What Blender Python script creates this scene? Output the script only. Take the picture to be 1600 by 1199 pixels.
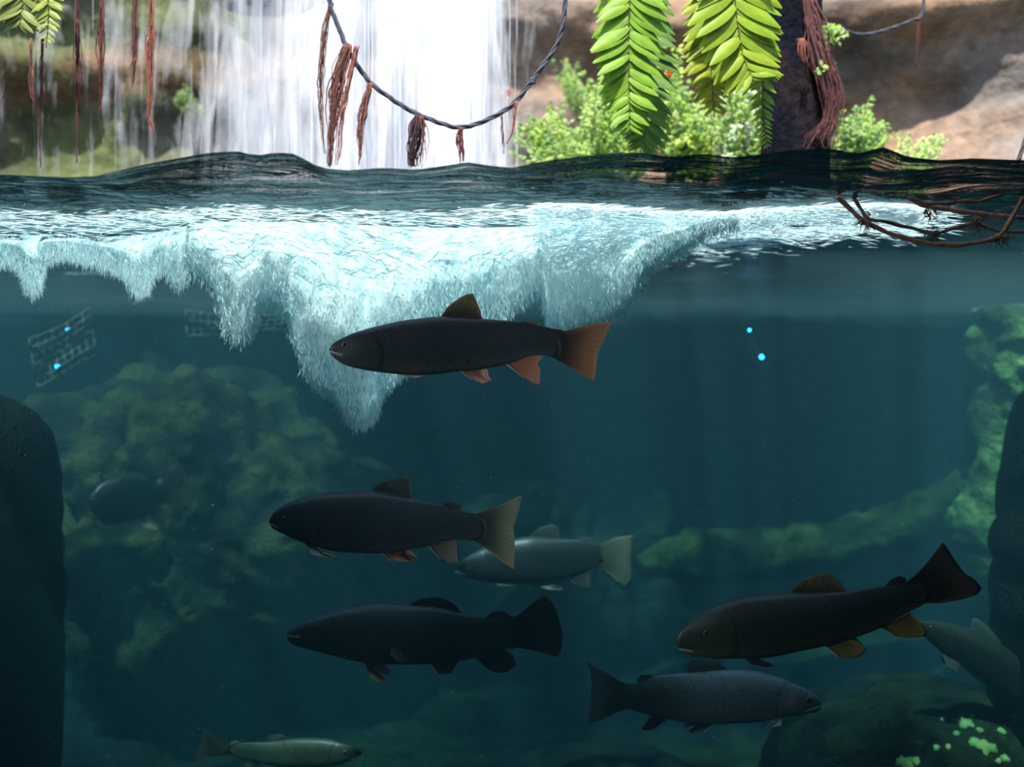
import bpy, math, random
import numpy as np
from mathutils import Vector, noise, Matrix

for o in list(bpy.data.objects): bpy.data.objects.remove(o)
S = bpy.context.scene
COL = S.collection
F = 1500.0                    # focal length in pixels of the 1600 wide frame
CZ = 1.5                      # eye height in the viewing gallery
YG = 1.19                     # inner face of the viewing pane
ZW = 1.77                     # water level

# ------------------------------------------------------------------ camera, world, sun, exposure
cam = bpy.data.cameras.new('camera'); cam.lens = F/1600*36; cam.sensor_width = 36
cam.clip_start = 0.02; cam.clip_end = 100
cam.dof.use_dof = True; cam.dof.focus_distance = 1.45; cam.dof.aperture_fstop = 2.8
co = bpy.data.objects.new('camera', cam); COL.objects.link(co)
co.location = (0, 0, CZ); co.rotation_euler = (math.radians(90), 0, 0); S.camera = co

w = bpy.data.worlds.new('daylight'); S.world = w; w.use_nodes = True
bg = w.node_tree.nodes['Background']
sky = w.node_tree.nodes.new('ShaderNodeTexSky'); sky.sky_type = 'NISHITA'
sky.sun_disc = False; sky.sun_elevation = math.radians(63); sky.sun_rotation = math.radians(200)
w.node_tree.links.new(sky.outputs[0], bg.inputs[0]); bg.inputs[1].default_value = 0.42

sun = bpy.data.lights.new('sun', 'SUN'); sun.energy = 12; sun.angle = math.radians(1.5); sun.color = (1, .95, .87)
so = bpy.data.objects.new('sun', sun); COL.objects.link(so)
sd = Vector((0.16, 0.42, -0.90)).normalized()       # direction the light travels: from front left, high
so.rotation_euler = sd.to_track_quat('-Z', 'Y').to_euler(); so.location = (-1, -2, 6)

S.view_settings.view_transform = 'Standard'; S.view_settings.look = 'None'
S.view_settings.gamma = 1; S.view_settings.use_curve_mapping = False
S.view_settings.exposure = 0.0
try:
    S.cycles.volume_bounces = 1; S.cycles.transparent_max_bounces = 24; S.cycles.max_bounces = 8
    S.cycles.volume_step_rate = 1.0
except Exception: pass

random.seed(7); rng = np.random.default_rng(7)

# ------------------------------------------------------------------ helpers
def P(px, py, Y): return Vector(((px-800)/F*Y, Y, CZ+(599.5-py)/F*Y))
def fbm(v, s=1.0, o=4): return noise.fractal(Vector(v)*s, 1.0, 2.0, o)
def sm(a, b, x):
    t = max(0., min(1., (x-a)/(b-a))); return t*t*(3-2*t)
def lerp(a, b, t): return a+(b-a)*t
def mixc(a, b, t): return tuple(a[i]+(b[i]-a[i])*t for i in range(3))

def catmull(ps, n):
    ps = [Vector(p) for p in ps]; ps = [ps[0]*2-ps[1]]+ps+[ps[-1]*2-ps[-2]]; out = []
    for i in range(1, len(ps)-2):
        for k in range(n):
            t = k/n; a, b_, c, d = ps[i-1:i+3]
            out.append(.5*((2*b_)+(c-a)*t+(2*a-5*b_+4*c-d)*t*t+(3*b_-a-3*c+d)*t**3))
    out.append(ps[-2]); return out
class MB:
    def __init__(s): s.v = []; s.f = []; s.c = []
    def vert(s, p, c=(1, 1, 1)): s.v.append((p[0], p[1], p[2])); s.c.append(c); return len(s.v)-1
    def grid(s, pts, cols=None, flip=False, wrap=False):
        n = len(pts); m = len(pts[0]); b = len(s.v)
        for i in range(n):
            for j in range(m): s.vert(pts[i][j], cols[i][j] if cols else (1, 1, 1))
        for i in range(n-1):
            for j in range(m if wrap else m-1):
                k = (j+1) % m
                q = (b+i*m+j, b+(i+1)*m+j, b+(i+1)*m+k, b+i*m+k)
                s.f.append(q[::-1] if flip else q)
        return b
    def tube(s, pts, rad, n=6, col=(1, 1, 1), cap=True):
        pts = [Vector(p) for p in pts]; L = len(pts)
        if not callable(rad): r0 = rad; rad = lambda t: r0
        ref = Vector((0.13, 1, 0.21)).normalized(); rings = []
        for i, p in enumerate(pts):
            d = (pts[min(i+1, L-1)]-pts[max(i-1, 0)])
            if d.length < 1e-9: d = Vector((0, 0, 1))
            d.normalize(); a = d.cross(ref)
            if a.length < 1e-3: a = d.cross(Vector((1, 0, 0)))
            a.normalize(); bb = d.cross(a); r = rad(i/(L-1))
            rings.append([p+(a*math.cos(2*math.pi*k/n)+bb*math.sin(2*math.pi*k/n))*r for k in range(n)])
        c = [[col(i/(L-1)) if callable(col) else col]*n for i in range(L)]
        b = s.grid(rings, c, wrap=True)
        if cap:
            s.f.append(tuple(b+k for k in range(n))); s.f.append(tuple(b+(L-1)*n+k for k in reversed(range(n))))
    def box(s, lo, hi, c=(1, 1, 1)):
        x0, y0, z0 = lo; x1, y1, z1 = hi; b = len(s.v)
        for p in ((x0,y0,z0),(x1,y0,z0),(x1,y1,z0),(x0,y1,z0),(x0,y0,z1),(x1,y0,z1),(x1,y1,z1),(x0,y1,z1)): s.vert(p, c)
        for q in ((0,3,2,1),(4,5,6,7),(0,1,5,4),(1,2,6,5),(2,3,7,6),(3,0,4,7)): s.f.append(tuple(b+i for i in q))
    def mesh(s, name, smooth=True):
        me = bpy.data.meshes.new(name); me.from_pydata(s.v, [], s.f); me.update()
        ca = me.color_attributes.new('tint', 'FLOAT_COLOR', 'POINT')
        a = np.ones((len(s.v), 4), dtype=np.float32); a[:, :3] = np.array(s.c, dtype=np.float32).reshape(-1, 3)
        ca.data.foreach_set('color', a.ravel())
        me.polygons.foreach_set('use_smooth', [smooth]*len(me.polygons)); return me
    def build(s, name, mat, parent=None, smooth=True, base=None):
        me = s.mesh(name, smooth); o = bpy.data.objects.new(name, me); COL.objects.link(o)
        me.materials.append(mat)
        if parent: o.parent = parent
        if parent and base is None and parent.type == 'EMPTY':
            o.matrix_parent_inverse = Matrix.Translation(-parent.location)
        return o

def tag(o, label=None, cat=None, group=None, kind=None):
    for k, v in (('label', label), ('category', cat), ('group', group), ('kind', kind)):
        if v: o[k] = v
    return o
def thing(name, loc, label, cat, group=None):
    o = bpy.data.objects.new(name, None); COL.objects.link(o); o.location = loc; o.empty_display_size = .05
    return tag(o, label, cat, group)

class NT:
    def __init__(s, name):
        s.m = bpy.data.materials.new(name); s.m.use_nodes = True; s.t = s.m.node_tree; s.t.nodes.clear()
        s.out = s.n('ShaderNodeOutputMaterial')
    def n(s, typ, **kw):
        x = s.t.nodes.new(typ)
        for k, v in kw.items():
            if hasattr(x, k): setattr(x, k, v)
        return x
    def l(s, a, b): s.t.links.new(a, b)
    def inp(s, node, key, val):
        if hasattr(val, 'links') or isinstance(val, bpy.types.NodeSocket): s.l(val, node.inputs[key])
        else:
            if isinstance(val, (tuple, list)) and len(val) == 3 and node.inputs[key].type == 'RGBA': val = (*val, 1)
            node.inputs[key].default_value = val
    def attr(s): x = s.n('ShaderNodeVertexColor'); x.layer_name = 'tint'; return x.outputs[0]
    def coord(s, sc=(1, 1, 1)):
        g = s.n('ShaderNodeNewGeometry'); m = s.n('ShaderNodeMapping'); m.inputs['Scale'].default_value = sc
        s.l(g.outputs['Position'], m.inputs[0]); return m.outputs[0]
    def noise(s, scale, sc=(1, 1, 1), detail=4, rough=.55, dist=0.):
        x = s.n('ShaderNodeTexNoise'); s.l(s.coord(sc), x.inputs['Vector'])
        x.inputs['Scale'].default_value = scale; x.inputs['Detail'].default_value = detail
        x.inputs['Roughness'].default_value = rough; x.inputs['Distortion'].default_value = dist
        return x.outputs[0]
    def ramp(s, fac, stops):
        x = s.n('ShaderNodeValToRGB'); e = x.color_ramp.elements
        while len(e) < len(stops): e.new(.5)
        for i, (p, c) in enumerate(stops):
            e[i].position = p; e[i].color = (*c, 1) if isinstance(c, (tuple, list)) else (c, c, c, 1)
        s.l(fac, x.inputs[0]); return x.outputs[0]
    def mix(s, fac, a, b, mode='MIX'):
        x = s.n('ShaderNodeMix'); x.data_type = 'RGBA'; x.blend_type = mode
        s.inp(x, 0, fac)
        for k, v in ((6, a), (7, b)):
            if isinstance(v, bpy.types.NodeSocket): s.l(v, x.inputs[k])
            else: x.inputs[k].default_value = (*v, 1)
        return x.outputs[2]
    def math(s, op, a, b=0.):
        x = s.n('ShaderNodeMath', operation=op); s.inp(x, 0, a); s.inp(x, 1, b); return x.outputs[0]
    def bump(s, h, st=.4, d=.01):
        x = s.n('ShaderNodeBump'); x.inputs['Strength'].default_value = st; x.inputs['Distance'].default_value = d
        s.l(h, x.inputs['Height']); return x.outputs[0]
    def principled(s, col, rough=.7, normal=None, spec=.3, **kw):
        x = s.n('ShaderNodeBsdfPrincipled'); s.inp(x, 'Base Color', col); s.inp(x, 'Roughness', rough)
        x.inputs['Specular IOR Level'].default_value = spec
        for k, v in kw.items(): s.inp(x, k.replace('_', ' '), v)
        if normal: s.l(normal, x.inputs['Normal'])
        return x.outputs[0]
    def mixs(s, fac, a, b):
        x = s.n('ShaderNodeMixShader'); s.inp(x, 0, fac); s.l(a, x.inputs[1]); s.l(b, x.inputs[2]); return x.outputs[0]
    def done(s, sh): s.l(sh, s.out.inputs[0]); return s.m

def mat_plain(name, col, rough=.7, spec=.3, bs=60, bst=.3):
    n = NT(name); return n.done(n.principled(n.mix(.25, col, n.ramp(n.noise(bs), [(.3, (0, 0, 0)), (.7, col)])), rough, n.bump(n.noise(bs), bst), spec))
def mat_tint(name, rough=.7, spec=.25, trans=0., sc=80, amt=.35, bst=.3, bd=.004):
    n = NT(name); a = n.attr()
    c = n.mix(amt, a, n.mix(1., a, n.ramp(n.noise(sc), [(.3, .15), (.7, 1.25)]), 'MULTIPLY'))
    nb = n.bump(n.noise(sc), bst, bd); sh = n.principled(c, rough, nb, spec)
    if trans:
        t = n.n('ShaderNodeBsdfTranslucent'); n.l(c, t.inputs[0]); sh = n.mixs(trans, sh, t.outputs[0])
    return n.done(sh)

# rock: colour blend per vertex (moss, clay, grey) broken up by noise
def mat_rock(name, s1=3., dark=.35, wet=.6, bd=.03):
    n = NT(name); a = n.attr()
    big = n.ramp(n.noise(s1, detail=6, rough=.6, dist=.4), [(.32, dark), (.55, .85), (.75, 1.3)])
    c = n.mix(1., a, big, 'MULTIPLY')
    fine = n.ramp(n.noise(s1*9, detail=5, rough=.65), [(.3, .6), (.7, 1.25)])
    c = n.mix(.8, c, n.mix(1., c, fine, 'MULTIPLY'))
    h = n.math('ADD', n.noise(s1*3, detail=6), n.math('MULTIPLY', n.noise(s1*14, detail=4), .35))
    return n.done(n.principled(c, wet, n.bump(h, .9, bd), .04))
M_rock = mat_rock('weathered rock', 2.6)
M_urock = mat_rock('algae covered rock', 6.5, .12, .8, .04)
M_dark = mat_plain('dark painted plaster', (.012, .013, .015), .9)
M_frame = mat_plain('black sealant frame', (.02, .02, .022), .6)

# ------------------------------------------------------------------ gallery the photographer stands in
def structure(name, mb, m, parent=None, smooth=False):
    o = mb.build(name, m, parent, smooth=smooth); o['kind'] = 'structure'; return o
GH = 2.12; WX = .98; WZ0 = .86; WZ1 = 2.06
b = MB()
b.box((-2.4, YG-.16, 0), (-WX, YG+.0, GH)); b.box((WX, YG-.16, 0), (2.4, YG+.0, GH))
b.box((-WX, YG-.16, 0), (WX, YG+.0, WZ0)); b.box((-WX, YG-.16, WZ1), (WX, YG+.0, GH))
structure('wall_front', b, M_dark)
for sx, side in ((-1, 'left'), (1, 'right')):  # out-of-view lamps added to lift the nearest fish out of black
    gl_ = thing('gallery_fill_lamp', (sx*2.28, .35, 1.75), 'added slim upright fill lamp on the %s side of the dark viewing gallery' % side, 'lamp')
    b = MB(); b.box((sx*2.30-.02*(sx > 0), .30, 1.45), (sx*2.30+.02*(sx < 0), .40, 2.05)); b.build('housing', M_frame, gl_, smooth=False)
    L = bpy.data.lights.new('gallery_fill_light', 'AREA'); L.shape = 'RECTANGLE'; L.size = .08; L.size_y = .55; L.energy = 32; L.color = (.93, .96, 1)
    lo = bpy.data.objects.new('gallery_fill_light', L); COL.objects.link(lo); lo.parent = gl_; lo.location = (-sx*.05, 0, 0)
    lo.rotation_euler = Vector((-sx*2.1, 1.1, -.35)).to_track_quat('-Z', 'Y').to_euler()
b = MB(); b.box((-2.4, -2.5, 0), (-2.3, YG-.16, GH)); structure('wall_gallery_left', b, M_dark)
b = MB(); b.box((2.3, -2.5, 0), (2.4, YG-.16, GH)); structure('wall_gallery_right', b, M_dark)
b = MB(); b.box((-2.4, -2.6, 0), (2.4, -2.5, GH)); structure('wall_gallery_back', b, M_dark)
b = MB(); b.box((-2.4, -2.6, GH), (2.4, YG, GH+.08)); structure('ceiling', b, M_dark)
b = MB(); b.box((-2.4, -2.6, -.05), (2.4, YG, 0)); structure('floor', b, M_dark)
n = NT('clear acrylic'); tr = n.n('ShaderNodeBsdfTransparent'); tr.inputs[0].default_value = (.985, .995, .99, 1)
gl = n.n('ShaderNodeBsdfGlossy'); gl.inputs['Roughness'].default_value = .02
fr = n.n('ShaderNodeLayerWeight'); sch = n.math('ADD', .02, n.math('MULTIPLY', .9, n.math('POWER', fr.outputs['Facing'], 5.)))
M_pane = n.done(n.mixs(sch, tr.outputs[0], gl.outputs[0]))
b = MB(); b.box((-WX, YG-.05, WZ0), (WX, YG-.01, WZ1)); win = structure('window_1', b, M_pane)
b = MB()
for lo, hi in (((-WX, YG-.155, WZ0), (-WX+.03, YG-.055, WZ1)), ((WX-.03, YG-.155, WZ0), (WX, YG-.055, WZ1)),
               ((-WX+.03, YG-.155, WZ0), (WX-.03, YG-.055, WZ0+.03)), ((-WX+.03, YG-.155, WZ1-.03), (WX-.03, YG-.055, WZ1))): b.box(lo, hi)
b.build('window_frame', M_frame, win, smooth=False)

# ------------------------------------------------------------------ pool water (one closed body: wavy top, volume inside)
LX = [-200, 0, 60, 110, 150, 200, 250, 300, 330, 370, 400, 430, 460, 500, 540, 600, 650, 700, 730, 760, 800, 850, 900, 950, 1000, 1050, 1100, 1150, 1200, 1240, 1300, 1340, 1380, 1420, 1470, 1520, 1600, 1800]
LY = [272, 272, 275, 277, 275, 262, 252, 243, 238, 236, 243, 238, 240, 262, 266, 262, 265, 258, 253, 258, 262, 252, 245, 240, 238, 245, 240, 246, 240, 234, 232, 240, 229, 245, 250, 247, 250, 250]
def water_z(x, Y):
    px = x/YG*F+800
    zg = CZ+(599.5-np.interp(px, LX, LY))/F*YG
    k = math.exp(-((Y-YG)/.07)**2)
    far = ZW-.004+.007*fbm((x*3.5, Y*9, 1.3), 1.0, 3)+.003*fbm((x*14, Y*22, 4), 1, 2)
    rip = .0035*fbm((x*8, Y*40, 7.7), 1, 3)
    return lerp(far, zg, k)+rip*(1-math.exp(-((Y-YG)/.02)**2))
def side_grid(lo, hi, nx, ys):
    return [[(lerp(lo, hi, i/nx), y, water_z(lerp(lo, hi, i/nx), y)) for y in ys] for i in range(nx+1)]
ys = [YG+.001+3.6*(j/150)**1.8 for j in range(151)]
TX = 2.85; nx = 420
top = side_grid(-TX, TX, nx, ys)
mb = MB(); mb.grid(top)
m_ = len(ys); zb = .2
def idx(i, j): return i*m_+j
fb = [mb.vert((p[0][0], p[0][1], zb)) for p in top]; bb = [mb.vert((p[-1][0], p[-1][1], zb)) for p in top]
for i in range(nx):
    mb.f.append((idx(i, 0), idx(i+1, 0), fb[i+1], fb[i])[::-1]); mb.f.append((idx(i, m_-1), idx(i+1, m_-1), bb[i+1], bb[i]))
    mb.f.append((fb[i], fb[i+1], bb[i+1], bb[i])[::-1])
mb.f.append(tuple([idx(0, j) for j in range(m_)]+[bb[0], fb[0]])); mb.f.append(tuple([idx(nx, j) for j in range(m_)]+[bb[nx], fb[nx]])[::-1])
n = NT('pool water')
geo = n.n('ShaderNodeNewGeometry'); sep = n.n('ShaderNodeSeparateXYZ'); n.l(geo.outputs['True Normal'], sep.inputs[0])
istop = n.math('GREATER_THAN', n.math('ABSOLUTE', sep.outputs[2]), .2)
bm = n.bump(n.noise(9, (1, 4.5, 1), 5, .6, .8), .5, .02)
lw = n.n('ShaderNodeLayerWeight'); n.l(bm, lw.inputs['Normal'])
refl = n.ramp(lw.outputs['Facing'], [(.22, .03), (.42, 1.)])
gl = n.n('ShaderNodeBsdfGlossy'); gl.inputs['Roughness'].default_value = .06; n.l(bm, gl.inputs['Normal'])
gl.inputs[0].default_value = (.15, .20, .215, 1)
tr = n.n('ShaderNodeBsdfTransparent')
n.l(n.mixs(n.math('MULTIPLY', refl, istop), tr.outputs[0], gl.outputs[0]), n.out.inputs[0])
vs = n.n('ShaderNodeVolumeScatter'); vs.inputs['Color'].default_value = (.30, .80, 1, 1); vs.inputs['Density'].default_value = .082
vs.inputs['Anisotropy'].default_value = .0
va = n.n('ShaderNodeVolumeAbsorption'); va.inputs['Color'].default_value = (.12, .60, .66, 1); va.inputs['Density'].default_value = .86
ad = n.n('ShaderNodeAddShader'); n.l(vs.outputs[0], ad.inputs[0]); n.l(va.outputs[0], ad.inputs[1]); n.l(ad.outputs[0], n.out.inputs[1])
water = mb.build('pool_water', n.m); tag(water, 'murky teal water filling the trout pool with a rippled surface', 'water', kind='stuff')

# ------------------------------------------------------------------ rock shell
GREEN = (.026, .044, .014); OLIVE = (.038, .042, .018); BROWN = (.045, .034, .022); SLATE = (.014, .02, .02)
# underwater back wall
pts = []; cols = []
NX, NZ = 200, 110
for i in range(NX+1):
    r = []; c = []
    for j in range(NZ+1):
        x = lerp(-3.0, 3.0, i/NX); z = lerp(.15, 1.72, j/NZ)
        Y = 4.3-.9*sm(.2, -1.0, x)-.5*sm(1.0, .3, z)-.25*sm(.8, 1.7, x)
        Y += .22*fbm((x*1.4, z*1.8, 2), 1, 5)+.12*abs(fbm((x*3, z*3.4, 9), 1, 4))
        Y -= .25*math.exp(-((x*1.0-.55)/.5)**2-((z-1.55)/.18)**2)
        r.append((x, Y, z)); k = fbm((x*1.1, z*1.6, 20), 1, 4)
        cc = mixc(GREEN, SLATE, sm(-.35, .3, k)); cc = mixc(cc, BROWN, sm(.2, .7, fbm((x*2, z*2, 40), 1, 3)))
        c.append(mixc(cc, (.09, .15, .05), .6*sm(.15, .5, fbm((x*2.3, z*2.8, 60), 1, 4))))
    pts.append(r); cols.append(c)
b = MB(); b.grid(pts, cols, flip=True)
o = b.build('wall_back', M_urock); o['kind'] = 'structure'
# pool bed
pts = []; cols = []
for i in range(150):
    r = []; c = []
    for j in range(100):
        x = lerp(-3, 3, i/149); Y = lerp(YG-.02, 4.5, j/99)
        z = .42+.12*sm(2, 4, Y)+.12*sm(.4, 1.6, x)*sm(1.6, 2.4, Y)+.10*fbm((x*1.5, Y*1.5, 5), 1, 5)
        r.append((x, Y, z)); k = sm(-.3, .4, fbm((x*2, Y*2, 11), 1, 4)); c.append(mixc(SLATE, GREEN, k))
    pts.append(r); cols.append(c)
b = MB(); b.grid(pts, cols); o = b.build('floor', M_urock); o['kind'] = 'structure'
# pool side walls
for sx, nm in ((-1, 'wall_left'), (1, 'wall_right')):
    pts = []; cols = []
    for i in range(80):
        r = []; c = []
        for j in range(40):
            Y = lerp(YG-.02, 4.7, i/79); z = lerp(.1, 2.0, j/39)
            x = sx*(2.6+.15*fbm((Y*1.5, z*2, sx*3), 1, 4)); r.append((x, Y, z)); c.append(mixc(SLATE, OLIVE, sm(-.3, .4, fbm((Y*2, z*2, 8), 1, 3))))
        pts.append(r); cols.append(c)
    b = MB(); b.grid(pts, cols, flip=sx > 0); o = b.build(nm, M_urock); o['kind'] = 'structure'
# rock cliff above the water, overhanging the back of the pool
BEIGE = (.25, .16, .105); GREYR = (.13, .112, .10); MOSS = (.085, .10, .04); CLAY = (.19, .09, .045); PALE = (.30, .26, .24)
pts = []; cols = []
NX, NZ = 260, 150
for i in range(NX+1):
    r = []; c = []
    x = lerp(-3.4, 3.4, i/NX)
    for j in range(NZ+1):
        t = j/NZ
        if t < .2: z = 1.675+.02*fbm((x*2, t*4, 3), 1, 3); Y = lerp(4.7, 3.05, t/.2)
        else:
            z = 1.675+(t-.2)/.8*2.4; zz = z-1.675
            Y = 3.05+.18*zz
            lay = fbm((x*.35+1, z*2.4+x*.25, 6), 1, 3)
            Y += .22*lay+.16*fbm((x*1.3, z*1.5, 12), 1, 5)-.05*abs(fbm((x*3.5, z*4, 17), 1, 4))
            Y -= .28*math.exp(-((x-1.55)/.28)**2)*sm(3.2, 2.2, z)      # bulge far right
            Y -= .22*math.exp(-((z-2.62-.06*x)/.14)**2)*sm(.4, .7, x)
        r.append((x, Y, z))
        k = fbm((x*1.2, z*1.6, 33), 1, 4); q = fbm((x*.8, z*3, 50), 1, 4)
        left = sm(-.35, -.95, x); right = sm(.3, .6, x)
        cr = mixc(GREYR, BEIGE, sm(-.15, .3, q+.25*right)); cr = mixc(cr, PALE, .7*sm(1.2, 1.6, x)*sm(-.3, .3, k))
        cl = mixc(GREYR, MOSS, sm(-.25, .25, k+.1)); cl = mixc(cl, CLAY, .6*sm(.15, .5, q))
        cc = mixc(cr, cl, left)
        mid = math.exp(-((x+.35)/.5)**2); cc = mixc(cc, PALE, .45*mid)
        cc = mixc((.004, .007, .006), cc, sm(1.78, 1.84, z+.02*k))          # shade of the overhang foot painted near-black below the waterline
        c.append(cc)
    pts.append(r); cols.append(c)
b = MB(); b.grid(pts, cols, flip=True)
o = b.build('wall_cliff', M_rock); o['kind'] = 'structure'

# ------------------------------------------------------------------ loose rocks
def rock(name, poly_pts, Y, depth, mat, label, colf, seed=0, amp=.12, nu=56, nv=28, freq=4):
    """boulder whose silhouette follows a smooth closed outline (pixels), with rounded real depth"""
    P2 = [P(x, y, Y) for x, y in poly_pts]; cx = sum(p.x for p in P2)/len(P2); cz = sum(p.z for p in P2)/len(P2)
    ang = [math.atan2(p.z-cz, p.x-cx) for p in P2]; rad = [math.hypot(p.x-cx, p.z-cz) for p in P2]
    od = sorted(zip(ang, rad)); a = [q[0] for q in od]; r = [q[1] for q in od]
    a = [a[-1]-2*math.pi]+a+[a[0]+2*math.pi]; r = [r[-1]]+r+[r[0]]
    b = MB(); g = []; cs = []
    for i in range(nv+1):
        th = math.pi*i/nv; row = []; cr = []
        for j in range(nu):
            ph = 2*math.pi*j/nu-math.pi; R = np.interp(ph, a, r)
            d = math.sin(th)**.75
            p = Vector((cx+R*d*math.cos(ph), Y-depth*math.cos(th), cz+R*d*math.sin(ph)))
            nrm = (p-Vector((cx, Y, cz))).normalized(); p += nrm*amp*min(R, depth)*fbm(p*freq+Vector((seed,)*3), 1, 4)
            row.append(p); cr.append(colf(p))
        g.append(row); cs.append(cr)
    b.grid(g, cs, wrap=True)
    base = Vector((cx, Y, min(p.z for p in P2)))
    o = b.build(name, mat); 
    o.data.transform(Matrix.Translation(-base)); o.location = base
    return tag(o, label, 'rock')
def algae(a, b_, f=3): return lambda p: mixc(a, b_, sm(-.3, .35, fbm(p*f, 1, 4)))
LIME = (.22, .34, .10)
def ledge(name, pl, Y, label, colf):
    c = catmull([P(q[0], q[1], Y) for q in pl], 14); hs = np.interp(np.linspace(0, len(pl)-1, len(c)), range(len(pl)), [q[2] for q in pl])
    b = MB(); g = []; cs = []
    for i, p in enumerate(c):
        row = []; cr = []
        for j in range(48):
            a = 2*math.pi*j/48; h = hs[i]/F*Y; td = (c[min(i+1, len(c)-1)]-c[max(i-1, 0)]).normalized(); q = p+Vector((-td.z*math.sin(a)*h, -math.cos(a)*h*1.7, td.x*math.sin(a)*h)); nrm = (q-p).normalized()
            q += nrm*h*(.55*fbm(q*5, 1, 5)+.25*fbm(q*16, 1, 3)); q.x += .02*fbm(q*8+Vector((3, 3, 3)), 1, 3); row.append(q); cr.append(colf(q))
        g.append(row); cs.append(cr)
    b0 = b.grid(g, cs, wrap=True); b.f.append(tuple(b0+k for k in range(48))); b.f.append(tuple(b0+(len(c)-1)*48+k for k in reversed(range(48))))
    base = Vector((c[0].x, Y, min(p.z for p in c))); o = b.build(name, M_urock); o.data.transform(Matrix.Translation(-base)); o.location = base; return tag(o, label, 'rock')
ledge('rock_ledge', [(1000, 885, 12), (1080, 872, 34), (1180, 868, 40), (1280, 856, 38), (1370, 832, 36), (1450, 800, 32), (1530, 755, 26)], 3.0,
     'long arched ledge of green algae-covered rock above a dark hollow at right', algae((.062, .085, .026), (.02, .03, .014), 8))
ledge('rock_column', [(1575, 480, 46), (1574, 560, 44), (1566, 630, 34), (1552, 700, 24), (1544, 770, 27), (1532, 840, 31), (1542, 900, 28), (1550, 950, 12)], 2.75,
     'tall algae-green rock column under the overhang at the right edge of the pool', algae(LIME, (.06, .10, .035), 7))
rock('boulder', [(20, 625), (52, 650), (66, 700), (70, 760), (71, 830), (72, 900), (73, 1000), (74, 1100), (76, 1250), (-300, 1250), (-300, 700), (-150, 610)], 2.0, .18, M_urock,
     'dark upright pillar shape filling the lower left corner of the pool', algae((.004, .008, .008), (.008, .012, .012)), 8, .025)  # stands in for a dark upright band like a window mullion
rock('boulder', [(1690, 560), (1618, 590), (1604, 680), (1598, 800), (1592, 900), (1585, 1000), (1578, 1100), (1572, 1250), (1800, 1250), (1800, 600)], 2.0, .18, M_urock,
     'dark smooth pillar shape just inside the lower right edge of the pool', algae((.004, .008, .008), (.008, .012, .012)), 11, .02)  # dark slanted band at the window side, given a rock's shape
rock('boulder', [(85, 640), (160, 600), (300, 590), (420, 600), (470, 660), (560, 720), (640, 800), (620, 900), (500, 990), (350, 1060), (180, 1080), (110, 960), (80, 800)], 3.0, .45, M_urock,
     'broad mossy boulder behind the fish in the left half of the pool', algae((.055, .062, .022), (.016, .022, .013), 9), 14, .22, 150, 90, 6)
rock('boulder', [(560, 780), (680, 700), (900, 690), (1060, 760), (1140, 860), (1120, 980), (900, 1060), (650, 1040), (540, 920)], 3.6, .4, M_urock,
     'low rounded boulder in deep shade behind the middle fish', algae((.032, .045, .018), (.01, .018, .012), 7), 17, .35, 110, 60, 6)
rock('boulder', [(1260, 1130), (1340, 1110), (1440, 1085), (1530, 1090), (1620, 1120), (1750, 1260), (1450, 1300), (1200, 1280)], 2.15, .3, M_urock,
     'mottled boulder with pale green lichen patches at the bottom right corner', algae((.018, .03, .015), (.009, .016, .014), 6), 21, .15, 80, 40)
rock('overhanging_rock', [(330, -120), (330, -5), (360, 12), (400, 20), (440, 14), (480, 6), (500, -2), (560, -60), (500, -160)], 2.35, .12, M_rock,
     'dark grey overhanging rock tip at the top edge left of the rope', lambda p: (.05, .055, .065), 4, .15)

# pale lichen patches on the corner boulder
M_lich = mat_tint('lichen', .8, .2, 0, 60, .3)
from mathutils.bvhtree import BVHTree
dg = None
def bvh_of(names):
    vs = []; fs = []
    for o in bpy.data.objects:
        if o.type == 'MESH' and o.name.split('.')[0] in names:
            mw = Matrix.Translation(o.location); k = len(vs)
            vs += [mw@v.co for v in o.data.vertices]; fs += [tuple(k+i for i in p.vertices) for p in o.data.polygons]
    return BVHTree.FromPolygons(vs, fs)
BV = bvh_of({'wall_back', 'floor', 'boulder', 'rock_column', 'rock_ledge'})
CAMP = Vector((0, 0, CZ))
def hit(px, py, start=YG):
    d = P(px, py, 1)-CAMP; d.normalize(); s = CAMP+d*(start/d.y)
    return BV.ray_cast(s, d)
lp = thing('lichen_patches', P(1500, 1150, 2.0), 'pale green lichen flakes scattered on the bottom right boulder', 'lichen')
for k, (px, py, r) in enumerate([(1508, 1131, 15), (1565, 1143, 8), (1539, 1168, 19), (1522, 1160, 11), (1412, 1192, 16), (1585, 1164, 8), (1571, 1186, 9), (1463, 1169, 6), (1482, 1168, 6), (1495, 1147, 7), (1431, 1190, 8), (1530, 1142, 6), (1551, 1168, 7), (1474, 1125, 5), (1560, 1190, 6), (1520, 1120, 4)]):
    h, nm, _, _ = hit(px, py)
    if px > 1575: continue
    if h is None: continue
    rr = r/F*h.y; t = nm.cross(Vector((0, 0, 1))).normalized(); u = nm.cross(t)
    mb = MB(); c0 = mixc((.13, .28, .10), (.26, .30, .08), random.random()*.7); ct = mb.vert(h+nm*.006, c0); N = 20; ring = []; ring2 = []
    for i in range(N):
        a = 2*math.pi*i/N; q = rr*(.75+.5*fbm((math.cos(a)*1.6+k*3, math.sin(a)*1.6, k), 1, 3)); e = h+t*math.cos(a)*q+u*math.sin(a)*q*.9
        h2 = BV.find_nearest(e)[0]; ring.append(mb.vert(h2+nm*.004, c0)); ring2.append(mb.vert(h2-nm*.006, c0))
    for i in range(N): mb.f.append((ct, ring[i], ring[(i+1) % N])); mb.f.append((ring[i], ring2[i], ring2[(i+1) % N], ring[(i+1) % N]))
    mb.build('lichen_flake', M_lich, lp)

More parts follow.
